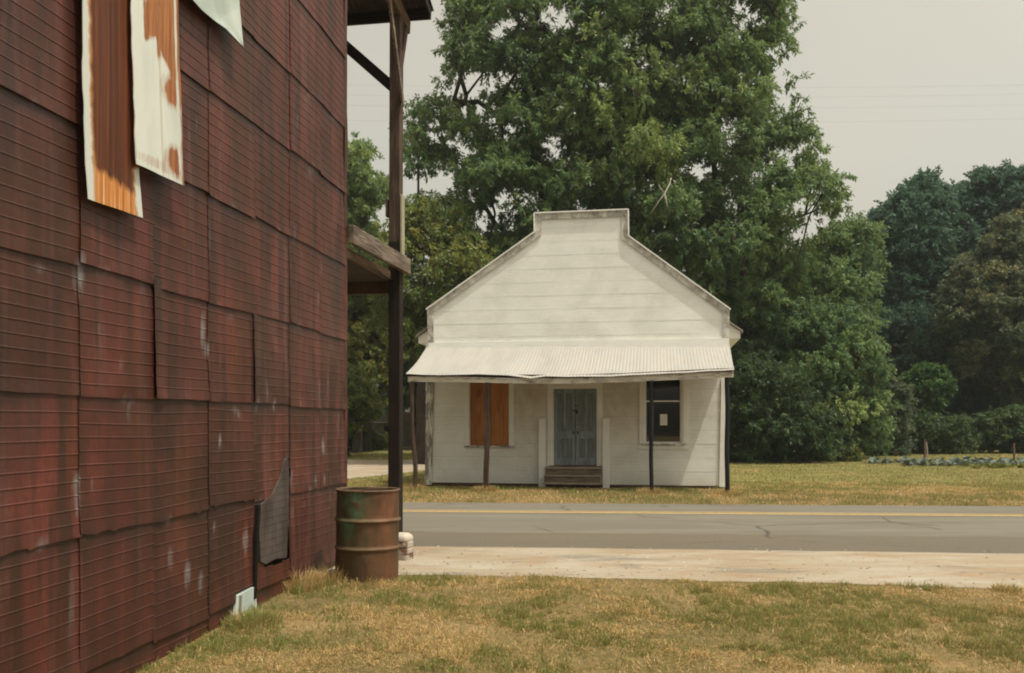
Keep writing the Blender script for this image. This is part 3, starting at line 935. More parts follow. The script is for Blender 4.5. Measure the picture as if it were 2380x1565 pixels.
# upper porch roof
ez = rloc(900, 60, 12.25); er = rloc(1006, 48, 12.25)
rz_e = (ez.z + er.z) / 2; ry_e = ez.y
b = MB(); b.box(-7, er.x, ry_e - .04, ry_e, rz_e - .0, rz_e + .16); b.build('eave_board', MT['dark_x'], rb)
ov = .42
xs = np.linspace(-7, er.x + .03, 640); ys = np.array([-.0, .8, 1.6, ry_e + .07])
XX, YY = np.meshgrid(xs, ys)
ZZ = rz_e + .165 + (ry_e - YY) * .30 + .012 * np.sin(XX * 2 * math.pi / .09)
n = 640; i = np.arange(3)[:, None] * n + np.arange(n - 1)[None]
V2 = np.stack([XX, YY, ZZ], -1).reshape(-1, 3)
np_mesh('porch_roof', V2, np.stack([i, i + 1, i + n + 1, i + n], -1).reshape(-1, 4), MT['tin_dark'], rb)
b = MB()
for k, yy in enumerate((.5, 1.25, 1.95)):
    b.box(-7, er.x - .05, yy, yy + .07, rz_e + .10 + (ry_e - yy) * .30, rz_e + .150 + (ry_e - yy) * .30)
b.build('purlin', MT['beam_brown'], rb)
b = MB(); b.bar((er.x - .01, ry_e, rz_e + .09), (er.x - .01, -.0, rz_e + .09 + ry_e * .30), .03, .13); b.build('verge_board', MT['dark_x'], rb)
# bearer on the post running back to the wall
b = MB(); b.bar((xt + .02, ry_e - .05, ptop + .05), (xt + .02, .0, ptop + .35), .12, .20); b.build('bearer', MT['beam_brown'], rb, .005)
# braces
a1 = rloc(914, 204, PY_); a0 = rloc(780, 84, PY_)
b = MB(); b.bar((a0.x, post_y, a0.z), (a1.x, post_y, a1.z), .06, .135); b.build('knee_brace', MT['post_black'], rb, .004)
c1 = rloc(936, 240, PY_ - .08); c0 = rloc(902, -25, PY_ - .62)
b = MB(); b.bar(c1, c0, .035, .085, (0, 1, 0)); o = b.build('knee_brace', MT['beam_grey'], rb, .003); o['label'] = 'thin pale brace nailed across the top of the post'
d1 = rloc(930, 160, PY_); d0 = rloc(944, 62, PY_ + .1)
b = MB(); b.bar(d1, d0, .05, .09, (0, 1, 0)); b.build('knee_brace', MT['post_brown'], rb, .003)

# ------------------------------------------------------------------ drum
DX, DY = -1.485, 8.74
dr = empty('oil_drum', (DX, DY, -.02), 0)
tag(dr, 'rusty open steel drum with green paint remains against the metal wall', 'barrel')
RD, HD = .318, .925
prof = []
for z in np.linspace(0, HD, 75):
    r = RD
    for zr in (.345, .625):
        r += .017 * math.exp(-((z - zr) / .014) ** 2)
    r += .006 * (z < .02) + .006 * (z > HD - .02)
    prof.append((r, z))
prof += [(RD - .004, HD + .004), (RD - .012, HD), (RD - .014, HD - .03), (RD - .014, .3)]
b = MB()
dent = lambda t, z: .012 * (float(vnoise(t * 2 / 6.283 * 4 % 8, z * 4, 33)) - .5) + .004 * (float(vnoise(t * 5 % 31, z * 13, 35)) - .5)
b.lathe(prof, 72, wob=lambda t, z: dent(t if t < math.pi else 2 * math.pi - t, z))
bo = b.build('drum_body', MT['drum'], dr, smooth=True)
co = np.array([v.co[:] for v in bo.data.vertices])
ang = np.degrees(np.arctan2(co[:, 1], co[:, 0]))
gre = np.exp(-((ang + 112) / 26) ** 2) * np.clip((co[:, 2] - .30) / .32, 0, 1) * 1.1
worn = np.zeros(len(co))
for zr in (.345, .625): worn += .55 * np.exp(-((co[:, 2] - zr) / .010) ** 2)
rust_lit = np.exp(-((ang + 42) / 34) ** 2) * (.45 + .55 * np.clip((co[:, 2] - .5) / .3, 0, 1))  # redder on the right: rust and painted light together
for nme, arr in (('green', np.clip(gre, 0, 1)), ('rusty', rust_lit), ('worn', np.clip(worn * (.4 + .9 * vnoise(ang / 12, co[:, 2] * 9, 3)), 0, 1))):
    at = bo.data.attributes.new(nme, 'FLOAT', 'POINT'); at.data.foreach_set('value', arr.astype(np.float32))
b = MB()
nn = 80; rr_ = RD + .002; tr = .008
for k in range(nn):
    pass
b.lathe([(RD - .012, HD - .012), (RD + .006, HD - .014), (RD + .012, HD - .004), (RD + .008, HD + .007), (RD - .006, HD + .008), (RD - .013, HD - .0)], 64)
rim = b.build('rim', MT['galv_rust'], dr, smooth=True)
rim.data.materials[0] = MT['beam_brown']
b = MB(); b.lathe([(RD - .004, .0), (RD + .012, .002), (RD + .012, .014), (RD + .0, .022)], 56); b.build('rim', MT['ash'], dr, smooth=True)
vs = [(0, 0, HD - .10)]; fs = []
for ring, rr_ in enumerate((.1, .2, .30)):
    for k in range(28):
        t = 2 * math.pi * k / 28
        vs.append((rr_ * math.cos(t), rr_ * math.sin(t), HD - .10 + random.uniform(-.03, .04)))
for k in range(28): fs.append((0, 1 + k, 1 + (k + 1) % 28))
for ring in range(2):
    for k in range(28):
        a = 1 + ring * 28; c = a + 28; k2 = (k + 1) % 28
        fs.append((a + k, c + k, c + k2, a + k2))
b = MB(); b.add(vs, fs); b.build('ash_fill', MT['ash'], dr)
dr.rotation_euler = (R(-.6), R(.5), 0)

# ------------------------------------------------------------------ brick stub beside the drum
px_ = P(937, 1300, 9.85)
bs = empty('brick_stub', (px_.x - .03, 9.9, -.01), -R(18))
tag(bs, 'short whitewashed brick stub with rounded top beside the drum', 'brick pier')
nr, ncs = 26, 32
vs = []; wt = []
for i in range(nr):
    f = i / (nr - 1)
    z = .315 * f
    k = 1.0 if z < .25 else math.sqrt(max(0, 1 - ((z - .25) / .068) ** 2)) * .55 + .45
    for j in range(ncs):
        t = 2 * math.pi * j / ncs
        c_, s_ = math.cos(t), math.sin(t)
        e = .42
        x = abs(c_) ** e * (1 if c_ > 0 else -1); y = abs(s_) ** e * (1 if s_ > 0 else -1)
        crs = -.006 if abs((z % .075) - .0) < .008 else 0
        vs.append(((.125 * k + crs) * x, (.11 * k + crs) * y, z))
        side_r = max(0, x - .9) * 10 if z > .09 else 0
        wt.append(min(1, max(1.0 if z > .235 else 0, side_r * .9)))
fs = np.array([(i * ncs + j, i * ncs + (j + 1) % ncs, (i + 1) * ncs + (j + 1) % ncs, (i + 1) * ncs + j) for i in range(nr - 1) for j in range(ncs)])
top = len(vs); vs.append((0, 0, .318)); wt.append(1)
ft = np.array([((nr - 1) * ncs + j, (nr - 1) * ncs + (j + 1) % ncs, top) for j in range(ncs)])
np_mesh('brickwork', np.array(vs), [fs, ft], MT['pier'], bs, {'white': np.array(wt)})

# ------------------------------------------------------------------ white house
HA = R(9.5)
HO = Vector((-2.197, 22.0, 0))
ca, sa = math.cos(HA), math.sin(HA)


def hp(x, y, v=0.0):
    """photo pixel -> (u along the front, z) on the plane v metres in front of the facade"""
    ox, oy = HO.x - v * sa, HO.y - v * ca
    k = (x - CX) / F
    u = (k * oy - ox) / (ca + k * sa)
    Y = oy - u * sa
    return u, EYE + (HY - y) / F * Y


hs = empty('store_building', HO, -HA)
tag(hs, 'white wooden storefront building with stepped gable, grey blue double doors and tin porch roof', 'building')

OUT = [hp(989, 1122), hp(994, 880), hp(996, 808), hp(993.6, 720), hp(1244, 541), hp(1243.5, 498), hp(1459, 489.5), hp(1459.5, 550), hp(1695.5, 720), hp(1695, 806), hp(1689, 880), hp(1684, 1130)]
ZB = .03
OUT[0] = (OUT[0][0], ZB); OUT[-1] = (OUT[-1][0], ZB)


def edges_at(z):
    xs = []
    n = len(OUT)
    for i in range(n):
        (x0, z0), (x1, z1) = OUT[i], OUT[(i + 1) % n]
        if (z0 <= z < z1) or (z1 <= z < z0):
            xs.append(x0 + (x1 - x0) * (z - z0) / (z1 - z0))
    return (min(xs), max(xs)) if xs else None


WL = (*hp(1090.8, 886), *hp(1184.6, 1036)); WR = (*hp(1498, 870), *hp(1587, 1032)); DO = (*hp(1284.8, 902), *hp(1388.8, 1083))
wl = (WL[0], WL[2], WL[3], WL[3] + 1.86); wr = (WR[0], WR[2], WR[3], WR[3] + 1.9)   # u0,u1,z0,z1
do = (DO[0], DO[2], DO[3], DO[1])
HOLES = [wl, wr, do]
zc = [o[1] for o in OUT] + [h[2] for h in HOLES] + [h[3] for h in HOLES]
PITCH = .338
zmax = max(o[1] for o in OUT)
course = [ZB + PITCH * k for k in range(int((zmax - ZB) / PITCH) + 2)]
zall = sorted(set([round(z, 4) for z in zc + course if ZB - 1e-6 <= z <= zmax]))
V = []; FQ = []
for za, zb in zip(zall, zall[1:]):
    if zb - za < .003: continue
    ea = edges_at(za + 1e-4); eb = edges_at(zb - 1e-4)
    if not ea or not eb: continue
    zm = (za + zb) / 2
    kc = int((zm - ZB) / PITCH)
    def yoff(z): return -.010 - .0012 * (1 - (z - (ZB + kc * PITCH)) / PITCH)
    cuts = []
    for (u0, u1, z0, z1) in HOLES:
        if z0 - .002 < zm < z1 + .002: cuts.append((u0, u1))
    cuts.sort()
    segs = []; la, lb = ea[0], eb[0]
    for (u0, u1) in cuts:
        segs.append((la, lb, u0, u0)); la = lb = u1
    segs.append((la, lb, ea[1], eb[1]))
    for (a0, b0, a1, b1) in segs:
        nsg = max(1, int((a1 - a0) / .25))
        for s_ in range(nsg):
            f0, f1 = s_ / nsg, (s_ + 1) / nsg
            n0 = len(V)
            w = lambda u, z: .003 * (float(vnoise(u * 1.3, kc * 3.1, 5)) - .5)
            for (u, z) in ((a0 + (a1 - a0) * f0, za), (a0 + (a1 - a0) * f1, za), (b0 + (b1 - b0) * f1, zb), (b0 + (b1 - b0) * f0, zb)):
                V.append((u, yoff(z) + w(u, z), z))
            FQ.append((n0, n0 + 1, n0 + 2, n0 + 3))
    if abs(za - (ZB + kc * PITCH)) < .002 and kc > 0:      # butt edge of each board
        for (a0, b0, a1, b1) in segs:
            n0 = len(V)
            V += [(a0, -.006, za + .0005), (a1, -.006, za + .0005), (a1, -.0122, za), (a0, -.0122, za)]
            FQ.append((n0, n0 + 1, n0 + 2, n0 + 3))
V = np.array(V)
cu = (do[0] + do[1]) / 2
st = np.exp(-((V[:, 0] - (do[0] - .55)) / .6) ** 2) + np.exp(-((V[:, 0] - (do[1] + .55)) / .75) ** 2)
st = np.clip(st, 0, 1) * np.clip((V[:, 2] - .9) / .9, 0, 1) * np.clip((3.2 - V[:, 2]) / .3, 0, 1)
ft_ = np.clip(1 - (V[:, 2] - ZB) / .3, 0, 1) * .55 * vnoise(V[:, 0] * 2, V[:, 2] * 3, 3)
sd_ = np_mesh('front_wall', V, np.array(FQ), MT['siding'], hs, {'stain': st, 'foot': ft_})
sd_['label'] = 'white lapped board front with stepped gable'
# backing, sides and roof body
DEP = 11.0
uL, uR = OUT[0][0] + .02, OUT[-1][0] - .02
tipL = hp(968.6, 775, -.25); tipR = hp(1726, 776, -.25)
zE = (tipL[1] + tipR[1]) / 2
slope = .715
um = (uL + uR) / 2
ridge = zE + slope * (um - tipL[0])
b = MB(); b.prism(list(reversed([(o[0] + (.02 if o[0] < um else -.02), o[1] - .02) for o in OUT])), .05, .10)
bk = b.build('gable_back', MT['white'], hs)
# cut no holes in the backing: it stands only above the porch and is replaced below
bpy.data.objects.remove(bk)
b = MB(); poly = [(o[0] + (.02 if o[0] < um else -.02), o[1] - .02) for o in OUT[2:10]]
b.prism(list(reversed(poly)), .03, .09); b.build('gable_back', MT['white'], hs)
for nme, u0, u1 in (('side_wall', uL, uL + .1), ('side_wall', uR - .1, uR)):
    b = MB()
    k = 0; z = ZB
    while z < zE - .02:
        z2 = min(z + PITCH, zE)
        sgn = -1 if u0 == uL else 1
        e = u0 if sgn < 0 else u1
        i_ = u1 if sgn < 0 else u0
        b.add([(e + sgn * .016, .0, z), (e, .0, z2), (e, DEP, z2), (e + sgn * .016, DEP, z), (i_, 0, z), (i_, 0, z2), (i_, DEP, z2), (i_, DEP, z)],
              [(0, 1, 2, 3), (4, 7, 6, 5), (0, 3, 7, 4), (1, 5, 6, 2), (0, 4, 5, 1), (3, 2, 6, 7)])
        z = z2
    b.build(nme, MT['white'], hs)
b = MB(); b.prism([(uL, ZB), (uR, ZB), (uR, zE), (um, ridge - .05), (uL, zE)], DEP - .1, DEP); b.build('back_wall', MT['white'], hs)
b = MB(); b.box(uL + .1, uR - .1, 0.35, DEP - .1, ZB - .1, ZB + .0); b.build('floor', MT['dark'], hs)
b = MB(); b.box(uL + .1, uR - .1, 0.12, DEP - .1, zE - .02, zE); b.build('ceiling', MT['dark'], hs)
b = MB(); b.box(uL + .1, uR - .1, 2.0, 2.05, ZB, zE - .03); b.build('partition', MT['dark'], hs)
# roof slabs behind the false front
for sgn, tip in ((-1, tipL), (1, tipR)):
    b = MB()
    e = tip[0]
    b.prism([(e, zE - .05), (e, zE), (um, ridge), (um, ridge - .06)] if sgn < 0 else [(e, zE), (e, zE - .05), (um, ridge - .06), (um, ridge)], .12, DEP + .3)
    b.build('roof', MT['galv_rust'], hs)
    b = MB()
    w0, w1 = (e + .06, uL - .02) if sgn < 0 else (uR + .02, e - .06)
    zl = zE - .055
    if sgn < 0: poly = [(w0, zl - .14), (w1, zl - .14), (w1, zl + (w1 - e) * slope - .02), (w0, zl + .03)]
    else: poly = [(w0, zl - .14), (w1, zl - .14), (w1, zl + .03), (w0, zl + (e - w0) * slope - .02)]
    b.prism(poly, .20, DEP + .2); b.build('eave_box', MT['white'], hs)
# foundation
b = MB(); b.box(uL + .03, uR - .03, .03, .25, -.4, ZB + .01); b.box(uL + .03, uL + .25, .25, DEP, -.4, ZB + .01); b.box(uR - .25, uR - .03, .25, DEP, -.4, ZB + .01)
b.build('foundation', MT['brick'], hs)
# corner boards, rake boards, coping
def quadbar(b, pts, y0, y1): b.prism(list(reversed(pts)), y0, y1)


def line_off(a, c, w):
    a = Vector(a); c = Vector(c); d = (c - a).normalized(); n = Vector((d.y, -d.x)) * w
    return a + n, c + n


b = MB(); L0, L1 = OUT[0], OUT[1]; wC = .17
b.prism([(L0[0] - .01, ZB - .06), (L0[0] + wC, ZB - .06), (L1[0] + wC, hp(1000, 884)[1]), (L1[0] - .01, hp(1000, 884)[1])], -.045, -.019)
o = b.build('corner_board', MT['peel_v'], hs); o['label'] = 'left corner board with grey peeling paint'
b = MB(); R0, R1 = OUT[-1], OUT[-2]
b.prism([(R0[0] - .13, ZB - .02), (R0[0] + .01, ZB - .02), (R1[0] + .01, R1[1]), (R1[0] - .13, R1[1])], -.045, -.019)
b.build('corner_board', MT['white'], hs)
RW = .15
pts = OUT[2:10]
inn = []
for i, p in enumerate(pts):                                # mitred inner offset
    p = Vector(p)
    dirs = []
    if i > 0: dirs.append((p - Vector(pts[i - 1])).normalized())
    if i < len(pts) - 1: dirs.append((Vector(pts[i + 1]) - p).normalized())
    if len(dirs) == 1: nrm = Vector((dirs[0].y, -dirs[0].x)); inn.append(p + nrm * RW)
    else:
        n1 = Vector((dirs[0].y, -dirs[0].x)); n2 = Vector((dirs[1].y, -dirs[1].x)); bi = (n1 + n2)
        inn.append(p + bi * (RW / max(.35, bi.dot(n1))))
for i in range(len(pts) - 1):
    b = MB(); b.prism([pts[i], inn[i], inn[i + 1], pts[i + 1]], -.046, -.019)
    b.build('rake_board', MT['peel_grey'], hs)
    d = (Vector(pts[i + 1]) - Vector(pts[i])).normalized(); nn_ = Vector((-d.y, d.x))
    if 0 < i < len(pts) - 2:
        a, c = Vector(pts[i]) - d * .02, Vector(pts[i + 1]) + d * .02
        b = MB(); b.prism([a, c, c + nn_ * .028, a + nn_ * .028], -.085, .10); b.build('coping', MT['white'], hs)
zb0 = hp(1300, 808)[1]; zb1 = hp(1300, 793)[1]
b = MB(); b.box(OUT[2][0] + .005, OUT[9][0] - .005, -.052, -.02, zb0 - .05, zb1); b.build('band_board', MT['white'], hs)

# windows
def trim(b, u0, u1, z0, z1, w, y0, y1, sides='lrt'):
    if 'l' in sides: b.box(u0 - w, u0, y0, y1, z0, z1)
    if 'r' in sides: b.box(u1, u1 + w, y0, y1, z0, z1)
    if 't' in sides: b.box(u0 - w, u1 + w, y0, y1, z1, z1 + w)


win = empty('window', (0, 0, 0)); win.parent = hs; win['label'] = 'window boarded over with orange plywood'
b = MB(); trim(b, *wl, .115, -.042, -.017); b.build('casing', MT['white'], win, .004)
b = MB(); b.box(wl[0] - .13, wl[1] + .13, -.075, .05, wl[2] - .045, wl[2]); b.build('sill', MT['sill'], win, .004)
b = MB(); b.box(wl[0], wl[0] + .02, -.015, .09, wl[2], wl[3]); b.box(wl[1] - .02, wl[1], -.015, .09, wl[2], wl[3]); b.box(wl[0] + .02, wl[1] - .02, -.015, .09, wl[3] - .02, wl[3]); b.build('jamb', MT['white'], win)
um_ = (wl[0] + wl[1]) / 2 + .02
b = MB(); b.box(wl[0] + .021, um_ - .003, .035, .055, wl[2] + .003, wl[3] - .022); b.build('plywood_panel', MT['ply'], win)
b = MB(); b.box(um_ + .003, wl[1] - .021, .035, .055, wl[2] + .003, wl[3] - .022); b.build('plywood_panel', MT['ply'], win)

win = empty('window', (0, 0, 0)); win.parent = hs; win['label'] = 'glazed sash window with dark panes'
b = MB(); trim(b, *wr, .125, -.042, -.017); b.build('casing', MT['white'], win, .004)
b = MB(); b.box(wr[0] - .14, wr[1] + .14, -.042, -.017, wr[2] - .125, wr[2] - .045); b.build('apron', MT['white'], win)
b = MB(); b.box(wr[0] - .05, wr[1] + .05, -.075, .05, wr[2] - .045, wr[2]); b.build('sill', MT['sill'], win, .004)
b = MB(); b.box(wr[0], wr[0] + .02, -.015, .10, wr[2], wr[3]); b.box(wr[1] - .045, wr[1], -.015, .10, wr[2], wr[3]); b.box(wr[0] + .02, wr[1] - .045, -.015, .10, wr[3] - .03, wr[3]); b.build('jamb', MT['white'], win)
zr = hp(1540, 933)[1]
for z0, z1, yy in ((wr[2] + .0, zr + .02, .03), (zr - .02, wr[3] - .03, .062)):
    b = MB(); u0, u1 = wr[0] + .021, wr[1] - .046; w = .022
    b.box(u0, u0 + w, yy, yy + .03, z0, z1); b.box(u1 - w, u1, yy, yy + .03, z0, z1)
    b.box(u0 + w, u1 - w, yy, yy + .03, z0, z0 + (.05 if z0 < zr - .1 else .035)); b.box(u0 + w, u1 - w, yy, yy + .03, z1 - .035, z1)
    sash = b.build('sash', MT['white'], win)
    b = MB(); b.box(u0 + w, u1 - w, yy + .012, yy + .018, z0 + .035, z1 - .035); b.build('pane', MT['glass'], win)
# notice taped behind the lower pane
(nu0, nz1), (nu1, nz0) = hp(1534, 963), hp(1551, 989)
no = empty('paper_notice', HO, -HA); tag(no, 'small blank white paper sheet stuck to the dark window pane', 'notice')
b = MB(); b.box(nu0, nu1, .0385, .0405, nz0, nz1); b.build('sheet', MT['paper'], no)

# doors
dw = empty('doorway'); dw.parent = hs; dw['label'] = 'double doorway with white casing'
b = MB(); trim(b, do[0], do[1], do[2] - .02, do[3], .13, -.044, -.017); b.build('casing', MT['white'], dw, .004)
b = MB(); b.box(do[0], do[0] + .022, -.015, .12, do[2], do[3]); b.box(do[1] - .022, do[1], -.015, .12, do[2], do[3]); b.box(do[0] + .022, do[1] - .022, -.015, .12, do[3] - .02, do[3]); b.build('jamb', MT['white'], dw)
b = MB(); b.box(do[0] - .1, do[1] + .1, -.06, .15, do[2] - .05, do[2]); b.build('threshold', MT['step_wood'], dw)
dm = (do[0] + do[1]) / 2 + .005
for k, (u0, u1) in enumerate(((do[0] + .024, dm - .005), (dm + .005, do[1] - .024))):
    z0, z1 = do[2] + .008, do[3] - .023
    b = MB(); yb, yf = .10, .06
    H = z1 - z0
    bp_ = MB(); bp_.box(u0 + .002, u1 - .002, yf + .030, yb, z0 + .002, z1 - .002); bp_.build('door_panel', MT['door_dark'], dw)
    w = .085
    b.box(u0, u0 + w, yf, yf + .026, z0, z1); b.box(u1 - w, u1, yf, yf + .026, z0, z1)
    for (a, c) in ((0, .10), (.345, .445), (.945, 1)): b.box(u0 + w, u1 - w, yf, yf + .026, z0 + H * a, z0 + H * c)
    mu = (u0 + u1) / 2
    for (a, c) in ((.10, .345), (.445, .945)): b.box(mu - .03, mu + .03, yf, yf + .026, z0 + H * a, z0 + H * c)
    # beads round the panels
    for (a, c) in ((.10, .345), (.445, .945)):
        for (p, q) in ((u0 + w, mu - .03), (mu + .03, u1 - w)):
            b.box(p, p + .012, yf + .012, yf + .026, z0 + H * a, z0 + H * c); b.box(q - .012, q, yf + .012, yf + .026, z0 + H * a, z0 + H * c)
    dl = b.build('door', MT['door'], dw, .003)
    dl.name = 'door_leaf' if k == 0 else 'door_leaf.001'
    # lock plate
    z = z0 + H * .43
    ku = u1 - .05 if k == 0 else u0 + .05
    b = MB(); b.box(ku - .018, ku + .018, yf - .006, yf - .0005, z - .045, z + .03); b.tube([(ku, yf - .006, z - .005), (ku, yf - .03, z - .005)], [.012, .012], 8); b.build('lock_plate', MT['iron'], dw)
z = hp(1340, 955)[1]
b = MB(); b.box(dm - .075, dm + .055, .048, .0595, z - .012, z + .012); b.build('hasp', MT['iron'], dw)
b = MB(); b.box(dm - .03, dm + .06, .042, .0595, z + .12, z + .14); b.build('door_latch', MT['iron'], dw)
b = MB(); b.box(dm + .0, dm + .06, .025, .046, z - .075, z - .015); b.tube([(dm + .012, .035, z - .015), (dm + .012, .035, z + .02), (dm + .048, .035, z + .02), (dm + .048, .035, z - .015)], [.006] * 4, 6); b.build('padlock', MT['iron'], dw)
b = MB(); zz = hp(1342, 993)[1]
b.tube([(dm + .05, .06, zz), (dm + .05, .035, zz), (dm + .05, .02, zz)], [.012, .022, .014], 10); b.build('knob', MT['brass'], dw, smooth=True)

# wooden steps
stp = empty('wooden_steps', HO, -HA)
tag(stp, 'weathered plank steps with short white side posts below the double doors', 'steps')
su0, su1 = hp(1268, 1100, .3)[0], hp(1397, 1100, .3)[0]
ztop = do[2] - .03
rise = (ztop + .07) / 3
for k in range(2):
    zt = ztop - rise * k; y1 = -.03 - .26 * k; y0 = y1 - .28
    b = MB(); b.box(su0 - .02, su1 + .02, y0, y1 - .002, zt - .04, zt); b.build('tread', MT['tread_wood'], stp, .006)
    b = MB(); b.box(su0, su1, y0 + .03, y0 + .055, zt - rise + (.0 if k == 0 else -.06), zt - .042); b.build('riser', MT['step_wood'], stp, .003)
k = 2; zt = ztop - rise * 2
b = MB(); b.box(su0 - .03, su1 + .02, -.03 - .52 - .10, -.03 - .52 + .0, zt - .045 + .0, zt - .0); b.build('tread', MT['tread_wood'], stp, .006)
for sgn, (xa, xb) in ((-1, (1253, 1269)), (1, (1401, 1417))):
    u0, zt_ = hp(xa, 973, .1); u1, _ = hp(xb, 973, .1)
    b = MB(); b.box(u0, u1, -.20, -.115, -.2, zt_); o = b.build('side_post', MT['peel_v'], stp, .006); o.data.materials[0] = MT['white']

# porch roof of the house
CD = 2.1
N_U, N_R = 900, 14
aL = hp(993, 808); aR = hp(1696.5, 806)
eL = hp(943, 869, CD + .08); eR = hp(1706.5, 862, CD + .08)
dip_px = [(943, 869), (1018, 872), (1100, 870.5), (1180, 872), (1234, 880), (1270, 875), (1340, 876), (1420, 875), (1475, 871.5), (1510, 870), (1600, 866), (1650, 862), (1706, 860)]
eu = np.array([hp(x, y, CD + .08)[0] for x, y in dip_px]); ezz = np.array([hp(x, y, CD + .08)[1] for x, y in dip_px])
uu = np.linspace(0, 1, N_U); rr = np.linspace(0, 1, N_R)
UU, RR = np.meshgrid(uu, rr)
ul = aL[0] + (eL[0] - aL[0]) * RR ** 1.05; ur = aR[0] + (eR[0] - aR[0]) * RR
U = ul + (ur - ul) * UU
ztop_ = aL[1] + (aR[1] - aL[1]) * UU + .0
ue = eL[0] + (eR[0] - eL[0]) * UU
zed = np.interp(ue, eu, ezz)
prof_r = RR - .10 * np.sin(RR * math.pi) * (RR > 0) * 1.0
Z = ztop_ + (zed - ztop_) * (RR + .06 * np.sin(RR * math.pi))
Z += .0034 * np.sin(U * 2 * math.pi / .078)
rag = (.05 * (fbm(U * 2.2, U * 0, 41, 3) - .5) + .015 * (vnoise(U * 11, U * 0, 44) - .5)) * (RR > .97)
Yl = -(.052 + (CD + .08 - .052) * RR) - rag
Z -= .015 * (vnoise(U * 3, RR * 3, 50) - .5) * RR
Vt = np.stack([U, Yl, Z], -1).reshape(-1, 3); Vb = Vt - np.array([0, 0, .006])
i = np.arange(N_R - 1)[:, None] * N_U + np.arange(N_U - 1)[None]
fq = np.stack([i, i + 1, i + N_U + 1, i + N_U], -1).reshape(-1, 4)
e = np.arange(N_U - 1) + (N_R - 1) * N_U; nb_ = N_R * N_U
rimf = np.stack([e, e + nb_, e + nb_ + 1, e + 1], -1)
cn = np_mesh('porch_roof', np.concatenate([Vt, Vb]), np.concatenate([fq, fq[:, ::-1] + nb_, rimf]), MT['corr'], hs)
cn['label'] = 'pale corrugated tin porch roof with ragged drip edge'
# eave beam in lengths, sagging
bm_px = [(949, 881.5), (1060, 882), (1180, 885), (1320, 886), (1450, 882), (1560, 877), (1640, 873), (1704, 870.5)]
bp = [(hp(x, y, CD - .02)) for x, y in bm_px]
b = MB()
for (p, q) in zip(bp, bp[1:]): b.bar((p[0], -(CD - .02), p[1]), (q[0] + .004, -(CD - .02), q[1]), .07, .125)
b.build('eave_beam', MT['peel_h'], hs)
b = MB()
for (p, q) in zip(bp, bp[1:]): b.bar((p[0], -(CD - .09), p[1] + .07), (q[0] + .003, -(CD - .09), q[1] + .07), .03, .15)
b.build('eave_blocking', MT['post_brown'], hs)
b = MB()
for k in range(9):
    f = k / 8
    p = bp[0][0] + (bp[-1][0] - bp[0][0]) * f
    ua = aL[0] + .1 + (aR[0] - aL[0] - .2) * f
    ze = float(np.interp(p, [q[0] for q in bp], [q[1] for q in bp]))
    b.bar((ua, -.055, aL[1] - .22), (p, -(CD - .06), ze + .0), .045, .08)
b.build('rafter', MT['step_wood'], hs)
# porch posts
specs = [(960, 961.5, 1130, .052, 'pole_brown', 'round', 'crooked'), (1133.5, 1129.5, 1143, .054, 'pole_brown', 'sq', ''), (1514.5, 1513.5, 1146, .044, 'pole_black', 'round', ''), (1690, 1690, 1150, .050, 'pole_black', 'round', '')]
for (xt_, xb_, yb_, r_, mt, shp, cr) in specs:
    ut, _ = hp(xt_, 890, CD - .03); ub, zbm = hp(xb_, yb_, CD - .03)
    zt_ = float(np.interp(ut, [q[0] for q in bp], [q[1] for q in bp])) - .055
    n = 14; pts_ = []; rad = []
    for k in range(n):
        f = k / (n - 1)
        x = ub + (ut - ub) * f
        if cr: x += .045 * math.sin(f * 6.5) * (1 - f * .4) + (-.04) * (f > .75) * (f - .75) * 2
        x += .008 * math.sin(f * 11 + xt_)
        pts_.append((x, -(CD - .03) + .01 * math.sin(f * 7 + xt_), -.25 + (zt_ + .25) * f)); rad.append(r_ * (1.06 - .10 * f))
    b = MB()
    if shp == 'round': b.tube(pts_, rad, 12)
    else:
        for p, q in zip(pts_, pts_[1:]): b.bar(p, q, 2 * r_, 2 * r_, (0, 1, 0))
    b.build('porch_post', MT[mt], hs, smooth=(shp == 'round'))
    w = HO + Vector((ub * ca - (CD - .03) * sa, -ub * sa - (CD - .03) * ca, 0))
    tuft('grass_tuft', {960: 'dry grass at the foot of the crooked leftmost porch post', 1133.5: 'tall dry grass mound round the post before the boarded window', 1514.5: 'dry grass round the thin post before the glazed window', 1690: 'dry grass round the rightmost porch post'}[xt_], w.x, w.y - .02, .32, 500, .20, int(xt_), .85, group='grass tufts round the porch posts', w=.010)

# tufts near the drum and along the wall foot
tuft('grass_tuft', 'straw-coloured grass tuft at the left foot of the drum', DX - .33, DY - .22, .22, 420, .24, 51, .85)
tuft('grass_tuft', 'short dry grass in front of the drum base', DX + .02, DY - .36, .26, 420, .11, 52, .75)
tuft('grass_tuft', 'tallest straw weeds by the wall left of the drum', -2.03, 8.2, .22, 260, .34, 53, .95)
tuft('grass_tuft', 'green grass tuft at the foot of the pale board', wall_x(6.9) + .22, 6.95, .25, 600, .17, 54, .15)
tuft('grass_tuft', 'dark round weed clump at the right edge of the dirt shoulder', 4.66, 8.05, .12, 300, .13, 55, .55)

# ------------------------------------------------------------------ trees
def poly_dist(px, py, poly):
    d = np.full(px.shape, 1e9)
    n = len(poly)
    for i in range(n):
        x0, y0 = poly[i]; x1, y1 = poly[(i + 1) % n]
        dx, dy = x1 - x0, y1 - y0
        t = np.clip(((px - x0) * dx + (py - y0) * dy) / (dx * dx + dy * dy + 1e-9), 0, 1)
        d = np.minimum(d, np.hypot(px - x0 - t * dx, py - y0 - t * dy))
    return d


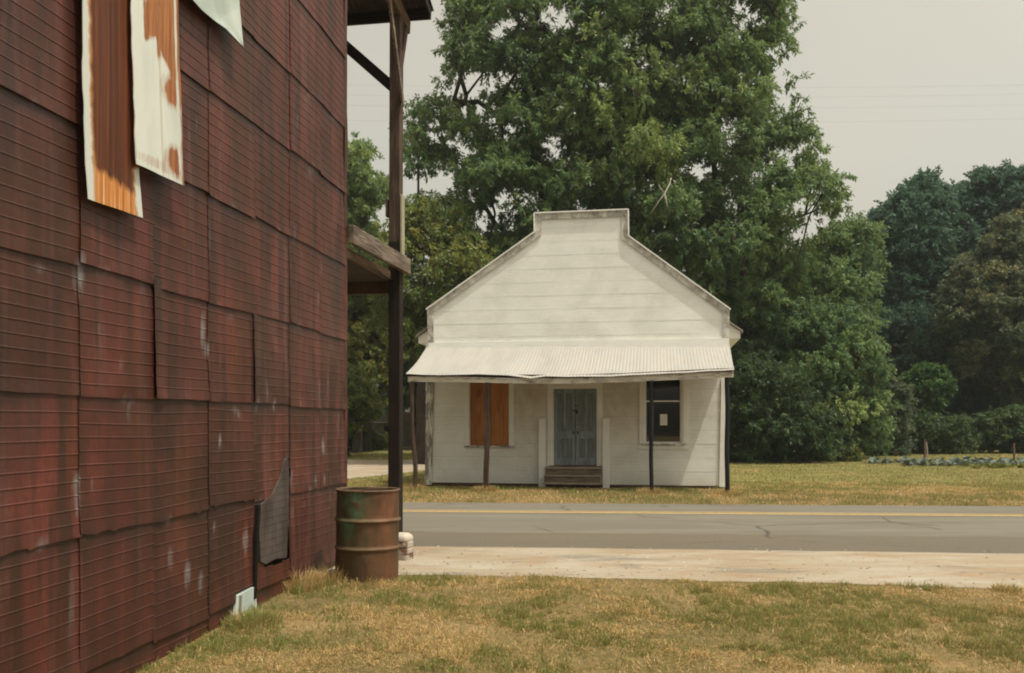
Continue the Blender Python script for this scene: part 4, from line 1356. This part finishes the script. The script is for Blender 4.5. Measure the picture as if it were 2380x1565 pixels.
def leaf_cloud(centers, radii, tints, per, llen, lw, seed, droop=.5, flat=.7):
    rg = np.random.RandomState(seed)
    nC = len(centers)
    nsp = max(6, per // 22)
    # sprays
    SC_ = np.repeat(centers, nsp, 0); SR = np.repeat(radii, nsp)
    u = rg.normal(size=(nC * nsp, 3)); u /= np.linalg.norm(u, axis=1)[:, None]
    u[:, 2] = u[:, 2] * .8 + .12
    o = SC_ + u * (SR * (.15 + .75 * rg.rand(nC * nsp) ** .6))[:, None] * np.array([1, 1, flat])
    d = u * .9 + rg.normal(size=u.shape) * .35; d[:, 2] -= droop * .6
    d /= np.linalg.norm(d, axis=1)[:, None]
    L = SR * (.35 + .45 * rg.rand(nC * nsp))
    nl = max(8, per // nsp)
    t = rg.rand(nC * nsp, nl)
    pos = o[:, None] + d[:, None] * (t * L[:, None])[..., None]
    pos[..., 2] -= droop * .45 * (t ** 2) * L[:, None]
    pos += rg.normal(size=pos.shape) * (SR * .075)[:, None, None]
    ax = d[:, None] * .5 + rg.normal(size=pos.shape) * .55
    ax[..., 2] -= droop * .75
    ax /= np.linalg.norm(ax, axis=-1)[..., None]
    nz = rg.normal(size=pos.shape) * .8; nz[..., 2] += 1.15
    sd2 = np.cross(ax, nz); sd2 /= np.linalg.norm(sd2, axis=-1)[..., None] + 1e-9
    ll = llen * (.6 + .8 * rg.rand(*t.shape)); wv = lw * (.6 + .8 * rg.rand(*t.shape))
    b0 = pos; tp = pos + ax * ll[..., None]
    md = pos + ax * (ll * .45)[..., None]
    l_ = md - sd2 * (wv / 2)[..., None]; r_ = md + sd2 * (wv / 2)[..., None]
    V = np.stack([b0, l_, tp, r_], 2).reshape(-1, 3)
    n = len(V) // 4
    fc = np.arange(n * 4).reshape(-1, 4)
    ti = np.repeat(tints, nsp * nl) + np.repeat(rg.normal(0, .09, nC * nsp), nl) + rg.normal(0, .10, n)
    return V, fc, np.repeat(np.clip(ti, 0, 1), 4)


def skeleton(base, fork, centers, trunk_r, seed, jit=.25, step=.9):
    """branches: every clump is joined to the nearest branch point lower down; pipe-model radii"""
    rg = np.random.RandomState(seed)
    nodes = []; par = []
    nt = 7
    for k in range(nt):
        f = k / (nt - 1)
        p = np.array(base) * (1 - f) + np.array(fork) * f
        p[:2] += rg.normal(0, .06, 2) * (0 < k)
        nodes.append(p); par.append(k - 1)
    fk = np.array(fork)
    order = np.argsort(np.linalg.norm(centers - fk, axis=1))
    ends = []
    for i in order:
        c = centers[i]
        A = np.array(nodes[nt // 2:])
        dist = np.linalg.norm(A - c, axis=1)
        dn = np.linalg.norm(A - fk, axis=1)
        pen = np.where(A[:, 2] > c[2] + .3, 1.0 * (A[:, 2] - c[2]), 0)
        j = int(np.argmin(dist + .22 * dn + pen)) + nt // 2
        s0 = nodes[j]
        n = max(1, int(np.linalg.norm(c - s0) / step))
        pv = j
        for k in range(1, n + 1):
            f = k / n
            p = s0 * (1 - f) + c * f
            p = p + rg.normal(0, jit * (1 if k < n else .2), 3) * np.array([.6, .6, .4])
            p[2] += .10 * np.linalg.norm(c - s0) * math.sin(f * math.pi)
            nodes.append(p); par.append(pv); pv = len(nodes) - 1
        ends.append(pv)
    N = len(nodes)
    cnt = np.zeros(N)
    for e in ends: cnt[e] += 1
    for k in range(N - 1, 0, -1):
        if par[k] >= 0: cnt[par[k]] += cnt[k]
    rad = trunk_r * np.sqrt(np.maximum(cnt, .6) / max(1, cnt[nt - 1]))
    rad = np.maximum(rad, .012)
    for k in range(nt): rad[k] = trunk_r * (1.35 - .35 * k / (nt - 1)) if k == 0 else trunk_r * (1.12 - .12 * k / (nt - 1))
    nodes = np.array(nodes)
    K = 6
    V = []; Fc = []
    nv = 0
    ang = np.arange(K) * 2 * math.pi / K
    for k in range(1, N):
        a, c = nodes[par[k]], nodes[k]
        d = c - a; ln = np.linalg.norm(d)
        if ln < 1e-4: continue
        d /= ln
        x = np.cross(d, [0, 1, .13]); x /= np.linalg.norm(x) + 1e-9; y = np.cross(d, x)
        ra = min(rad[par[k]], rad[k] * 1.5); rb_ = rad[k]
        ring = np.cos(ang)[:, None] * x + np.sin(ang)[:, None] * y
        V.append(a - d * ra * .3 + ring * ra); V.append(c + ring * rb_)
        q = np.arange(K); q2 = (q + 1) % K
        Fc.append(np.stack([nv + q, nv + q2, nv + K + q2, nv + K + q], -1)); nv += 2 * K
    return np.concatenate(V), np.concatenate(Fc)


GAPK = 1.0


def tree(name, label, cat, poly, Y, thick, nlobe, lr, rc, per, llen, lw, mat, trunk, seed, gaps=(), base_px=None, fork_z=None, droop=.5, tint0=.45, tvar=.10, hot=(), group=None, flat=.7, bark='bark', fill=.25, dens=3.2, rough=11):
    """crown outline in photo pixels at distance Y; rounded lobes of leaf clumps are spread through its depth"""
    rg = np.random.RandomState(seed)
    ref = []
    for i_ in range(len(poly)):
        a_ = np.array(poly[i_], float); c_ = np.array(poly[(i_ + 1) % len(poly)], float); n_ = max(1, int(np.linalg.norm(c_ - a_) / 28)); t_ = (c_ - a_) / (np.linalg.norm(c_ - a_) + 1e-9)
        for k_ in range(n_):
            q_ = a_ + (c_ - a_) * k_ / n_
            ref.append(tuple(q_ + np.array([t_[1], -t_[0]]) * rough * (rg.rand() ** 1.5 * 2.2 - .9)))
    poly = ref
    pl = np.array(poly, float)
    lo, hi = pl.min(0), pl.max(0)
    m2 = F / Y
    cand = lo + (hi - lo) * rg.rand(7000, 2)
    cand = cand[inpoly(cand[:, 0], cand[:, 1], poly)]
    d = poly_dist(cand[:, 0], cand[:, 1], poly)
    dm = max(d.max(), 1e-6)
    lobes = []; LP = np.zeros((0, 3)); LR = np.zeros(0)
    for (x, y), dd in zip(cand, d):
        r = rg.uniform(*lr)
        edge = dd / m2
        if edge < r * .72:
            if edge < lr[0] * .45: continue
            r = max(lr[0] * .55, edge / .72)
        if any(math.hypot(x - gx, y - gy) < gr + r * .35 * m2 for gx, gy, gr in gaps): continue
        half = thick * math.sqrt(min(1, (dd / dm) * 1.15 + .02))
        p = np.array(P(x, y, Y + rg.uniform(-1, 1) * half))
        if len(LR) and (np.linalg.norm((LP - p) * np.array([1, .8, 1.15]), axis=1) < .62 * (LR + r)).any(): continue
        LP = np.vstack([LP, p]); LR = np.append(LR, r)
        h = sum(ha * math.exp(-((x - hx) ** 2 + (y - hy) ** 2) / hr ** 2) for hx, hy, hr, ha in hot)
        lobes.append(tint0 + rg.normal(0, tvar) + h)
        if len(lobes) >= nlobe: break
    C = []; Rr = []; tn = []
    rm = (rc[0] + rc[1]) / 2
    for p, r, t in zip(LP, LR, lobes):
        n = max(4, int(dens * (r / rm) ** 2))
        u = rg.normal(size=(n, 3)); u[:, 2] = u[:, 2] * .85 + .30
        u /= np.linalg.norm(u, axis=1)[:, None]
        q = p + u * (r * rg.uniform(.5, .95, n))[:, None] * np.array([1, 1, .74])
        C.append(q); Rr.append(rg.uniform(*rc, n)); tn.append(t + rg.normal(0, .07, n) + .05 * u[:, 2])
    nf = int(fill * len(cand[:1]) * sum(len(c) for c in C))
    if nf:
        k = rg.randint(0, len(cand), nf)
        half = thick * .8 * np.sqrt(np.minimum(1, d[k] / dm * 1.1))
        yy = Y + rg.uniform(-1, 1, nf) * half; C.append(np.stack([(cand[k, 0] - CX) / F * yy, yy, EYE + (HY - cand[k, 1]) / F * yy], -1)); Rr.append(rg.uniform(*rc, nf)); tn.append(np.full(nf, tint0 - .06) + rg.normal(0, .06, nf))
    C = np.concatenate(C); Rr = np.concatenate(Rr); tn = np.concatenate(tn)
    qx = CX + F * C[:, 0] / C[:, 1]; qy = HY - F * (C[:, 2] - EYE) / C[:, 1]
    ok = inpoly(qx, qy, poly) | (poly_dist(qx, qy, poly) < .25 * m2)
    for gx, gy, gr in gaps: ok &= np.hypot(qx - gx, (qy - gy) * .9) > gr * (.8 + .5 * rg.rand(len(qx))) + .75 * rm * m2
    ok &= C[:, 2] - .3 * Rr > gz(0, Y)
    C, Rr, tn = C[ok], Rr[ok], tn[ok]
    zmin = C[:, 2].min()
    cx = base_px if base_px is not None else (lo[0] + hi[0]) / 2
    bx = (cx - CX) / F * Y
    gz0 = gz(bx, Y)
    fz = fork_z if fork_z is not None else gz0 + max(.4, (zmin - gz0) * .9)
    root = empty(name, (bx, Y, gz0))
    tag(root, label, cat, group)
    off = np.array([bx, Y, gz0])
    sk = np.concatenate([LP, C[::4]])
    Vb, Fb = skeleton(np.array([0, 0, -.1]), np.array([bx, Y, fz]) - off, sk - off, trunk, seed)
    np_mesh('trunk', Vb, Fb, MT[bark], root, smooth=True)
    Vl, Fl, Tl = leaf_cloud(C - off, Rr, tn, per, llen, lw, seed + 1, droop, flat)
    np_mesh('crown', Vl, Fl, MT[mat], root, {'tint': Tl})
    print(name, 'lobes', len(LR), 'clumps', len(C), 'leaves', len(Fl))
    return root


GT = 'trees behind the white building'
PEC = [(1058, -170), (1050, -20), (1032, 60), (1030, 150), (1058, 205), (1000, 222), (950, 238), (940, 300), (952, 345), (938, 400), (975, 440), (962, 500), (1010, 560), (1080, 600), (1140, 660), (1300, 660), (1500, 660), (1720, 760), (1850, 700), (1880, 560), (1930, 500), (1966, 480), (1974, 440), (1938, 390), (1905, 330), (1880, 295), (1888, 245), (1850, 228), (1840, 170), (1788, 205), (1770, 150), (1800, 105), (1846, 132), (1836, 60), (1838, -20), (1790, -170)]
GAPS = [(1088, 345, 12), (1107, 200, 14), (1072, 198, 9), (1172, 178, 10), (1165, 465, 11), (1045, 420, 11), (1002, 432, 10), (1288, 36, 17), (1325, 48, 9), (1290, 342, 10), (1632, 396, 11), (1600, 385, 8), (1812, 225, 16), (1160, 75, 6), (1180, 300, 8), (1120, 512, 8), (1742, 28, 13), (1880, 470, 10), (1862, 545, 12), (1545, 20, 10), (1405, 205, 6), (1240, 470, 7), (1130, 260, 7), (1480, 90, 7), (1700, 300, 7), (1760, 400, 8), (1690, 470, 7), (1010, 300, 7), (1345, 490, 8), (1500, 150, 6), (1840, 350, 8)]
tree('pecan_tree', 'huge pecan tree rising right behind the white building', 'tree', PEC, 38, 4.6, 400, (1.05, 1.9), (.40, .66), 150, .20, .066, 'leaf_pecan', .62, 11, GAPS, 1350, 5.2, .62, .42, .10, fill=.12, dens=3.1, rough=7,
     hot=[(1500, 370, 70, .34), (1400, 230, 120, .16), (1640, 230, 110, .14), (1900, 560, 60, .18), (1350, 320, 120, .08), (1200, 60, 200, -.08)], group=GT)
# bleached dead branch hanging in its crown
b = MB()
q = [P(1512, 497, 31), P(1530, 470, 31), P(1545, 450, 31), P(1556, 428, 31.2), P(1560, 415, 31.5)]
b.tube(q, [.012, .02, .024, .028, .03], 6); b.tube([P(1545, 450, 31), P(1534, 436, 31), P(1530, 428, 31)], [.02, .015, .01], 5); b.tube([P(1545, 450, 31), P(1550, 475, 31), P(1552, 487, 31)], [.02, .015, .01], 5)
tag(b.build('dead_branch', MT['deadwood'], smooth=True), 'bleached bare dead branch hanging above the white gable', 'branch')

tree('locust_tree', 'slim loose tree against the sky left of the porch post', 'tree', [(770, 620), (780, 340), (822, 318), (850, 325), (872, 372), (862, 402), (896, 402), (908, 450), (884, 472), (872, 520), (900, 600), (880, 700), (760, 700)], 46, 2.6, 300, (0.96, 1.65), (0.37, 0.61), 115, 0.204, 0.0723, 'leaf_pecan', .22, 21, [(880, 385, 10), (880, 500, 8)], 830, 9, .5, .5, .12, group=GT)
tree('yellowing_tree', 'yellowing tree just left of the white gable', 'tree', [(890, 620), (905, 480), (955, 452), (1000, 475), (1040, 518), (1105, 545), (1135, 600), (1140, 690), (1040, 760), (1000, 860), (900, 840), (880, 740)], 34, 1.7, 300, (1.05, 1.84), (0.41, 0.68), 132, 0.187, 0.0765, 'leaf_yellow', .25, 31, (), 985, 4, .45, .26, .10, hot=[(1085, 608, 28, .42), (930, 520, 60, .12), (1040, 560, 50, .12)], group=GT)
tree('broadleaf_tree', 'dense dark broadleaf tree at the edge of the rusty wall', 'tree', [(640, 560), (780, 540), (860, 545), (905, 600), (930, 700), (920, 820), (905, 900), (870, 980), (800, 1000), (640, 1000)], 48, 4, 300, (1.05, 1.93), (0.41, 0.71), 132, 0.187, 0.085, 'leaf_yellow', .35, 41, [(890, 1000, 20)], 848, 3.2, .45, .56, .13, group=GT)
tree('broadleaf_tree', 'dark low tree glimpsed between porch post and white corner', 'tree', [(900, 700), (960, 690), (1010, 720), (1120, 700), (1180, 800), (1100, 1000), (960, 1010), (900, 940)], 53, 3.2, 300, (1.05, 1.84), (0.41, 0.68), 121, 0.187, 0.085, 'leaf_dark', .25, 45, [(945, 972, 12)], 1000, 3, .4, .5, .12, group=GT)
tree('shrub', 'light green bush low beside the corner of the rusty wall', 'shrub', [(770, 880), (800, 850), (840, 890), (872, 925), (868, 960), (830, 1000), (780, 1010), (730, 960)], 41, 1.5, 300, (0.70, 1.29), (0.27, 0.48), 143, 0.17, 0.0765, 'leaf_yellow', .08, 47, (), 810, .5, .4, .36, .1)
tree('shrub', 'ragged weeds at the far side of the gravel lane', 'shrub', [(770, 1005), (830, 990), (900, 1012), (905, 1042), (780, 1046)], 50, .8, 300, (0.44, 0.83), (0.17, 0.31), 110, 0.136, 0.051, 'leaf_weed', .05, 48, (), 830, .2, .2, .25, .1)

tree('hackberry_tree', 'mid-height tree filling the gap right of the white gable', 'tree', [(1600, 640), (1700, 590), (1800, 580), (1880, 558), (1935, 518), (1985, 498), (2030, 508), (2048, 570), (2042, 640), (2022, 690), (2034, 760), (1990, 830), (1960, 920), (1680, 920), (1620, 800)], 42, 4.5, 300, (1.05, 1.84), (0.41, 0.68), 143, 0.187, 0.0723, 'leaf_pecan', .3, 51, [(1895, 535, 8)], 1800, 3, .5, .28, .13, hot=[(1980, 530, 60, .2), (1900, 640, 70, .1)], group=GT)
tree('vine_covered_tree', 'tall vine-draped bush between lawn and blue-green trees', 'tree', [(1830, 760), (1880, 710), (1940, 690), (2000, 720), (2030, 800), (2062, 860), (2055, 960), (2040, 1045), (1960, 1080), (1860, 1060), (1820, 900)], 39, 2.6, 300, (0.88, 1.56), (0.34, 0.58), 143, 0.145, 0.0723, 'leaf_pecan', .2, 55, (), 1950, 1.5, .75, .33, .15, group=GT)
tree('shrub', 'dark rounded bush shading the lawn beside the white building', 'shrub', [(1660, 850), (1720, 790), (1760, 800), (1800, 860), (1840, 850), (1885, 905), (1930, 965), (1962, 1040), (1935, 1082), (1680, 1084), (1640, 960)], 36, 2.4, 300, (0.79, 1.47), (0.31, 0.54), 143, 0.136, 0.0638, 'leaf_dark', .14, 57, (), 1800, .6, .5, .24, .12)
GF = 'tall blue-green trees at the right'
kw = dict(group=GF, droop=.25, tint0=.36, tvar=.17, rough=17)
tree('oak_tree', 'blue-green oak forming the left shoulder of the far right woods', 'tree', [(2036, 505), (2060, 478), (2095, 468), (2130, 430), (2150, 402), (2178, 428), (2200, 455), (2215, 540), (2200, 660), (2170, 800), (2060, 800), (2030, 640)], 58, 4, 300, (.50, 1.35), (0.48, 0.78), 126, 0.238, 0.111, 'leaf_blue', .35, 61, [], 2115, 5, **kw)
tree('oak_tree', 'pointed blue-green oak second from the left in the far woods', 'tree', [(2190, 520), (2205, 460), (2222, 425), (2250, 452), (2270, 402), (2290, 386), (2308, 425), (2315, 540), (2300, 720), (2200, 780), (2186, 640)], 60, 3.5, 300, (.50, 1.35), (0.48, 0.75), 126, 0.238, 0.111, 'leaf_blue', .33, 63, [], 2255, 5, **kw)
tree('oak_tree', 'tallest blue-green oak at the right border of the photo', 'tree', [(2302, 470), (2316, 410), (2335, 388), (2350, 374), (2372, 398), (2420, 375), (2490, 420), (2530, 600), (2480, 780), (2320, 760), (2300, 600)], 59, 4, 300, (.50, 1.35), (0.48, 0.78), 126, 0.238, 0.111, 'leaf_blue', .35, 65, (), 2400, 5, **kw)
tree('bronze_tree', 'bronze-tinged tree in front of the tall blue-green oaks', 'tree', [(2195, 690), (2225, 655), (2240, 610), (2275, 600), (2290, 545), (2330, 560), (2345, 505), (2380, 520), (2420, 480), (2480, 520), (2540, 700), (2490, 880), (2350, 950), (2310, 880), (2250, 870), (2235, 790), (2200, 770)], 52, 3.5, 300, (.45, 1.2), (0.41, 0.68), 126, 0.204, 0.0935, 'leaf_brown', .3, 67, (), 2400, 3, droop=.25, tint0=.40, tvar=.2, rough=16)
tree('broadleaf_tree', 'deep shaded tree under the left blue-green oak', 'tree', [(2030, 720), (2110, 690), (2200, 720), (2240, 830), (2220, 960), (2140, 1030), (2050, 1030), (2030, 900)], 56, 3, 300, (1.05, 1.84), (0.41, 0.68), 126, 0.204, 0.0935, 'leaf_blue', .25, 69, (), 2120, 2.5, .3, .26, .12)
tree('broadleaf_tree', 'deep shaded tree under the bronze tree at the right border', 'tree', [(2190, 820), (2260, 800), (2400, 850), (2500, 860), (2520, 1000), (2400, 1045), (2200, 1040)], 57, 3, 300, (1.05, 1.84), (0.41, 0.68), 126, 0.204, 0.0935, 'leaf_blue', .25, 71, (), 2330, 2.0, .3, .2, .1)
tree('sapling', 'bright green sapling lit in front of the shaded woods', 'sapling', [(2095, 910), (2120, 870), (2150, 850), (2185, 860), (2206, 900), (2196, 950), (2150, 985), (2105, 970)], 46, .9, 300, (.22, .6), (0.22, 0.37), 104, 0.17, 0.0935, 'leaf_bright', .06, 73, (), 2150, .9, .3, .5, .16, rough=15)
tree('shrub', 'olive bush between the vine-draped bush and the sapling', 'shrub', [(2010, 930), (2050, 880), (2090, 900), (2120, 960), (2110, 1055), (2020, 1065)], 43, 1.3, 300, (0.61, 1.10), (0.24, 0.41), 126, 0.136, 0.0638, 'leaf_brown', .08, 75, (), 2060, .5, .4, .26, .12)
tree('shrub', 'low grey-green bush behind the pair of garden stakes', 'shrub', [(2105, 1000), (2150, 965), (2220, 960), (2260, 1000), (2260, 1060), (2110, 1060)], 45, 1.2, 300, (0.61, 1.10), (0.24, 0.41), 126, 0.136, 0.0638, 'leaf_dark', .08, 77, (), 2180, .4, .4, .36, .12)
tree('shrub', 'dim bush behind the single garden stake', 'shrub', [(2250, 985), (2300, 950), (2400, 940), (2480, 980), (2480, 1062), (2250, 1062)], 46, 1.3, 300, (0.61, 1.10), (0.24, 0.41), 126, 0.136, 0.0723, 'leaf_dark', .08, 79, (), 2350, .4, .4, .34, .14)
tree('shrub', 'yellowish weed bush at the foot of the dark rounded bush', 'shrub', [(1925, 1060), (1950, 1035), (1985, 1045), (1995, 1076), (1930, 1080)], 36.5, .5, 300, (0.32, 0.55), (0.12, 0.20), 110, 0.119, 0.0425, 'leaf_weed', .03, 81, (), 1960, .2, .3, .4, .15)


# distant wood closing the horizon: nobody could count it
rg = np.random.RandomState(99)
n = 900
X = rg.uniform(-70, 75, n); Yv = rg.uniform(66, 78, n); hz = 8 + 5 * fbm(X * .12, X * 0, 3, 3)
Zv = -.1 + hz * rg.rand(n) ** .8
Vl, Fl, Tl = leaf_cloud(np.stack([X, Yv, Zv], -1), rg.uniform(1.1, 1.8, n), .25 + rg.normal(0, .1, n), 120, .42, .22, 98, .3)
w = np_mesh('woods', Vl, Fl, MT['leaf_dark'], None, {'tint': Tl})
tag(w, 'far wood closing the view behind the trees', 'woods', kind='stuff')

# ------------------------------------------------------------------ small far shed at the left
shp = P(886, 1040, 57)
sh = empty('shed', (shp.x, 57, gz(shp.x, 57)), R(8))
tag(sh, 'small pale shed far off behind the tree trunks at left', 'shed')
m = M('shed_paint', .8, .2); m.color(m.ramp(m.noise(3, 4), [(.3, (.19, .185, .165)), (.7, (.30, .29, .26))])); MT['shed'] = m.m
b = MB(); b.box(-1.1, 3.4, 0, 3, -.1, 1.62); b.build('wall', MT['shed'], sh)
b = MB(); b.prism([(-1.35, 1.65), (3.65, 1.65), (3.65, 1.78), (1.15, 2.5), (-1.35, 1.78)], -.35, 3.3); b.build('roof', MT['galv_rust'], sh)
b = MB(); b.box(.2, 1.05, -.03, .0, -.1, 1.4); b.build('door', MT['dark'], sh)

# ------------------------------------------------------------------ garden: stakes and collards
for k, (x, yt, yb, Y, tilt, lab) in enumerate([(2149, 1020, 1074, 35.6, .02, 'taller brown stake of the pair in the collard row'), (2157, 1028, 1072, 36.2, -.07, 'thinner grey stake leaning beside the taller brown stake'), (2357, 1030, 1072, 36.0, .0, 'lone garden stake near the right border')]):
    p = P(x, yb, Y); t = P(x, yt, Y)
    z0 = gz(p.x, p.y)
    b = MB(); b.tube([(0, 0, -.15), (tilt * .5, 0, (t.z - z0) * .5), (tilt * (t.z - z0), .02, t.z - z0)], [.045 if k != 1 else .028, .042 if k != 1 else .026, .04 if k != 1 else .022], 7)
    o = b.build('garden_stake', MT['stake'] if k != 1 else MT['deadwood']); o.location = (p.x, p.y, z0)
    tag(o, lab, 'stake', 'stakes in the vegetable garden')


def veg_mesh(seed, nleaf, L, W, mat, up):
    rg = np.random.RandomState(seed)
    V = []; Fc = []; T = []
    for k in range(nleaf):
        a = rg.rand() * 6.283; el = rg.uniform(*up); l = L * rg.uniform(.6, 1.1); w = W * rg.uniform(.7, 1.1)
        d = np.array([math.cos(a) * math.cos(el), math.sin(a) * math.cos(el), math.sin(el)]); s = np.array([-math.sin(a), math.cos(a), 0])
        n0 = len(V); t = np.clip(rg.normal(.5, .2), 0, 1)
        for f, ww in ((0, .12), (.35, .7), (.7, 1.0), (1.0, .35)):
            c = d * l * f + np.array([0, 0, -.35 * l * f * f + .02])
            V += [c - s * w * ww / 2, c + np.array([0, 0, -.03 * ww]), c + s * w * ww / 2]
            T += [t + .1, t - .1, t + .1]
        for r in range(3):
            q = n0 + r * 3
            Fc += [(q, q + 1, q + 4, q + 3), (q + 1, q + 2, q + 5, q + 4)]
    return np.array(V), np.array(Fc), np.clip(np.array(T), 0, 1)


protos = []
for k in range(4):
    V, Fc, T = veg_mesh(200 + k, 16, .36, .22, 'leaf_collard', (.3, 1.2))
    protos.append(np_mesh('collard_plant', V, Fc, MT['leaf_collard'], None, {'tint': T}))
rg = np.random.RandomState(5); cnt = 0
for row, Y in enumerate((32.6, 33.4, 34.2, 35.0, 35.8)):
    x0 = ((2030 if row > 1 else 2110) - CX) / F * Y; x1 = (2440 - CX) / F * Y
    xx = x0
    while xx < x1:
        src = protos[cnt % 4]
        o = src if cnt < 4 else src.copy()
        if cnt >= 4: COL.objects.link(o)
        yv = Y + rg.normal(0, .08)
        o.location = (xx, yv, gz(xx, yv)); o.rotation_euler = (0, 0, rg.rand() * 6.28); sc = rg.uniform(.7, 1.15); o.scale = (sc, sc, sc)
        tag(o, 'bluish collard plant in the garden rows at the right', 'collard', 'collards in the garden rows')
        cnt += 1; xx += rg.uniform(.34, .75)
protos = []
for k in range(3):
    V, Fc, T = veg_mesh(230 + k, 18, .26, .09, 'leaf_weed', (.5, 1.3))
    protos.append(np_mesh('bean_plant', V, Fc, MT['leaf_weed'], None, {'tint': T}))
for k in range(46):
    o = protos[k] if k < 3 else protos[k % 3].copy()
    if k >= 3: COL.objects.link(o)
    Y = rg.uniform(30.6, 33.3); px = rg.uniform(2260, 2420) if Y < 32 else rg.uniform(2120, 2420)
    xx = (px - CX) / F * Y
    o.location = (xx, Y, gz(xx, Y)); o.rotation_euler = (0, 0, rg.rand() * 6.28); sc = rg.uniform(.6, 1.1); o.scale = (sc, sc, sc)
    tag(o, 'low yellow-green plant in front of the bluish collard rows', 'garden plant', 'low plants before the collards')

# ------------------------------------------------------------------ power lines
m = M('wire', .6, .3); m.color((.22, .22, .21)); MT['wire'] = m.m
for k, (yl, yr, lab) in enumerate([(196, 192, 'topmost of four thin power lines crossing the pale sky'), (220, 213, 'second power line from the top in the pale sky'), (244, 238, 'third power line from the top in the pale sky'), (279, 270, 'lowest of four thin power lines crossing the pale sky')]):
    Y = 64
    a, c = P(700, yl, Y), P(2700, yr, Y)
    b = MB(); pts_ = []
    for q in range(25):
        f = q / 24
        p = a.lerp(c, f); p.z -= .35 * math.sin(f * math.pi); pts_.append(p)
    b.tube(pts_, [.0045] * 25, 5)
    tag(b.build('power_line', MT['wire']), lab, 'power line', 'power lines in the sky')

# ------------------------------------------------------------------ light
sun_h = Vector((.36, -.14, 1.0)).normalized()              # in the white building's frame (x along its front, y away)
sx = sun_h.x * ca + sun_h.y * sa
sy = -sun_h.x * sa + sun_h.y * ca
to_sun = Vector((sx, sy, sun_h.z)).normalized()
sl = bpy.data.lights.new('sun', 'SUN'); sl.energy = 3.05; sl.angle = R(.7); sl.color = (1.0, .945, .84)
so = bpy.data.objects.new('sun', sl); COL.objects.link(so)
so.rotation_euler = to_sun.to_track_quat('Z', 'Y').to_euler()
w = bpy.data.worlds.new('World'); SC.world = w; w.use_nodes = True
nt = w.node_tree
bg = nt.nodes['Background']
sky = nt.nodes.new('ShaderNodeTexSky'); sky.sky_type = 'NISHITA'; sky.sun_disc = False
sky.sun_elevation = math.asin(to_sun.z); sky.sun_rotation = math.atan2(to_sun.x, to_sun.y)
sky.dust_density = 6; sky.air_density = 1.2; sky.ozone_density = 1
hsv = nt.nodes.new('ShaderNodeHueSaturation'); hsv.inputs['Saturation'].default_value = .10
mx = nt.nodes.new('ShaderNodeMix'); mx.data_type = 'RGBA'; mx.blend_type = 'MULTIPLY'; mx.inputs[0].default_value = 1
mx.inputs[7].default_value = (1.0, .972, .835, 1)
nt.links.new(sky.outputs[0], hsv.inputs['Color']); nt.links.new(hsv.outputs[0], mx.inputs[6]); wt = nt.nodes.new('ShaderNodeTexCoord'); wn = nt.nodes.new('ShaderNodeTexNoise'); wn.inputs['Scale'].default_value = 1.7; wn.inputs['Detail'].default_value = 3
wr = nt.nodes.new('ShaderNodeValToRGB'); wr.color_ramp.elements[0].position = .35; wr.color_ramp.elements[0].color = (.90, .925, .93, 1); wr.color_ramp.elements[1].position = .65; wr.color_ramp.elements[1].color = (1.06, 1.02, .985, 1)
m2_ = nt.nodes.new('ShaderNodeMix'); m2_.data_type = 'RGBA'; m2_.blend_type = 'MULTIPLY'; m2_.inputs[0].default_value = 1
nt.links.new(wt.outputs['Generated'], wn.inputs['Vector']); nt.links.new(wn.outputs['Fac'], wr.inputs['Fac']); nt.links.new(mx.outputs[2], m2_.inputs[6]); nt.links.new(wr.outputs['Color'], m2_.inputs[7]); nt.links.new(m2_.outputs[2], bg.inputs['Color'])
bg.inputs['Strength'].default_value = .148

SC.view_settings.view_transform = 'Standard'
SC.view_settings.look = 'None'
SC.view_settings.exposure = .31
SC.view_settings.gamma = 1
SC.cycles.max_bounces = 8
SC.cycles.filter_width = 1.95

# ------------------------------------------------------------------ summer haze
b = MB(); b.box(-330, 330, -80, 420, -1.2, 34)
hz_ = bpy.data.materials.new('summer_haze'); hz_.use_nodes = True
hn = hz_.node_tree; hn.nodes.remove(hn.nodes['Principled BSDF'])
pv = hn.nodes.new('ShaderNodeVolumePrincipled'); pv.inputs['Color'].default_value = (.86, .93, .95, 1); pv.inputs['Density'].default_value = .0004; pv.inputs['Anisotropy'].default_value = .25
hn.links.new(pv.outputs[0], hn.nodes['Material Output'].inputs['Volume'])
tag(b.build('haze', hz_), kind='stuff')
SC.cycles.volume_bounces = 1
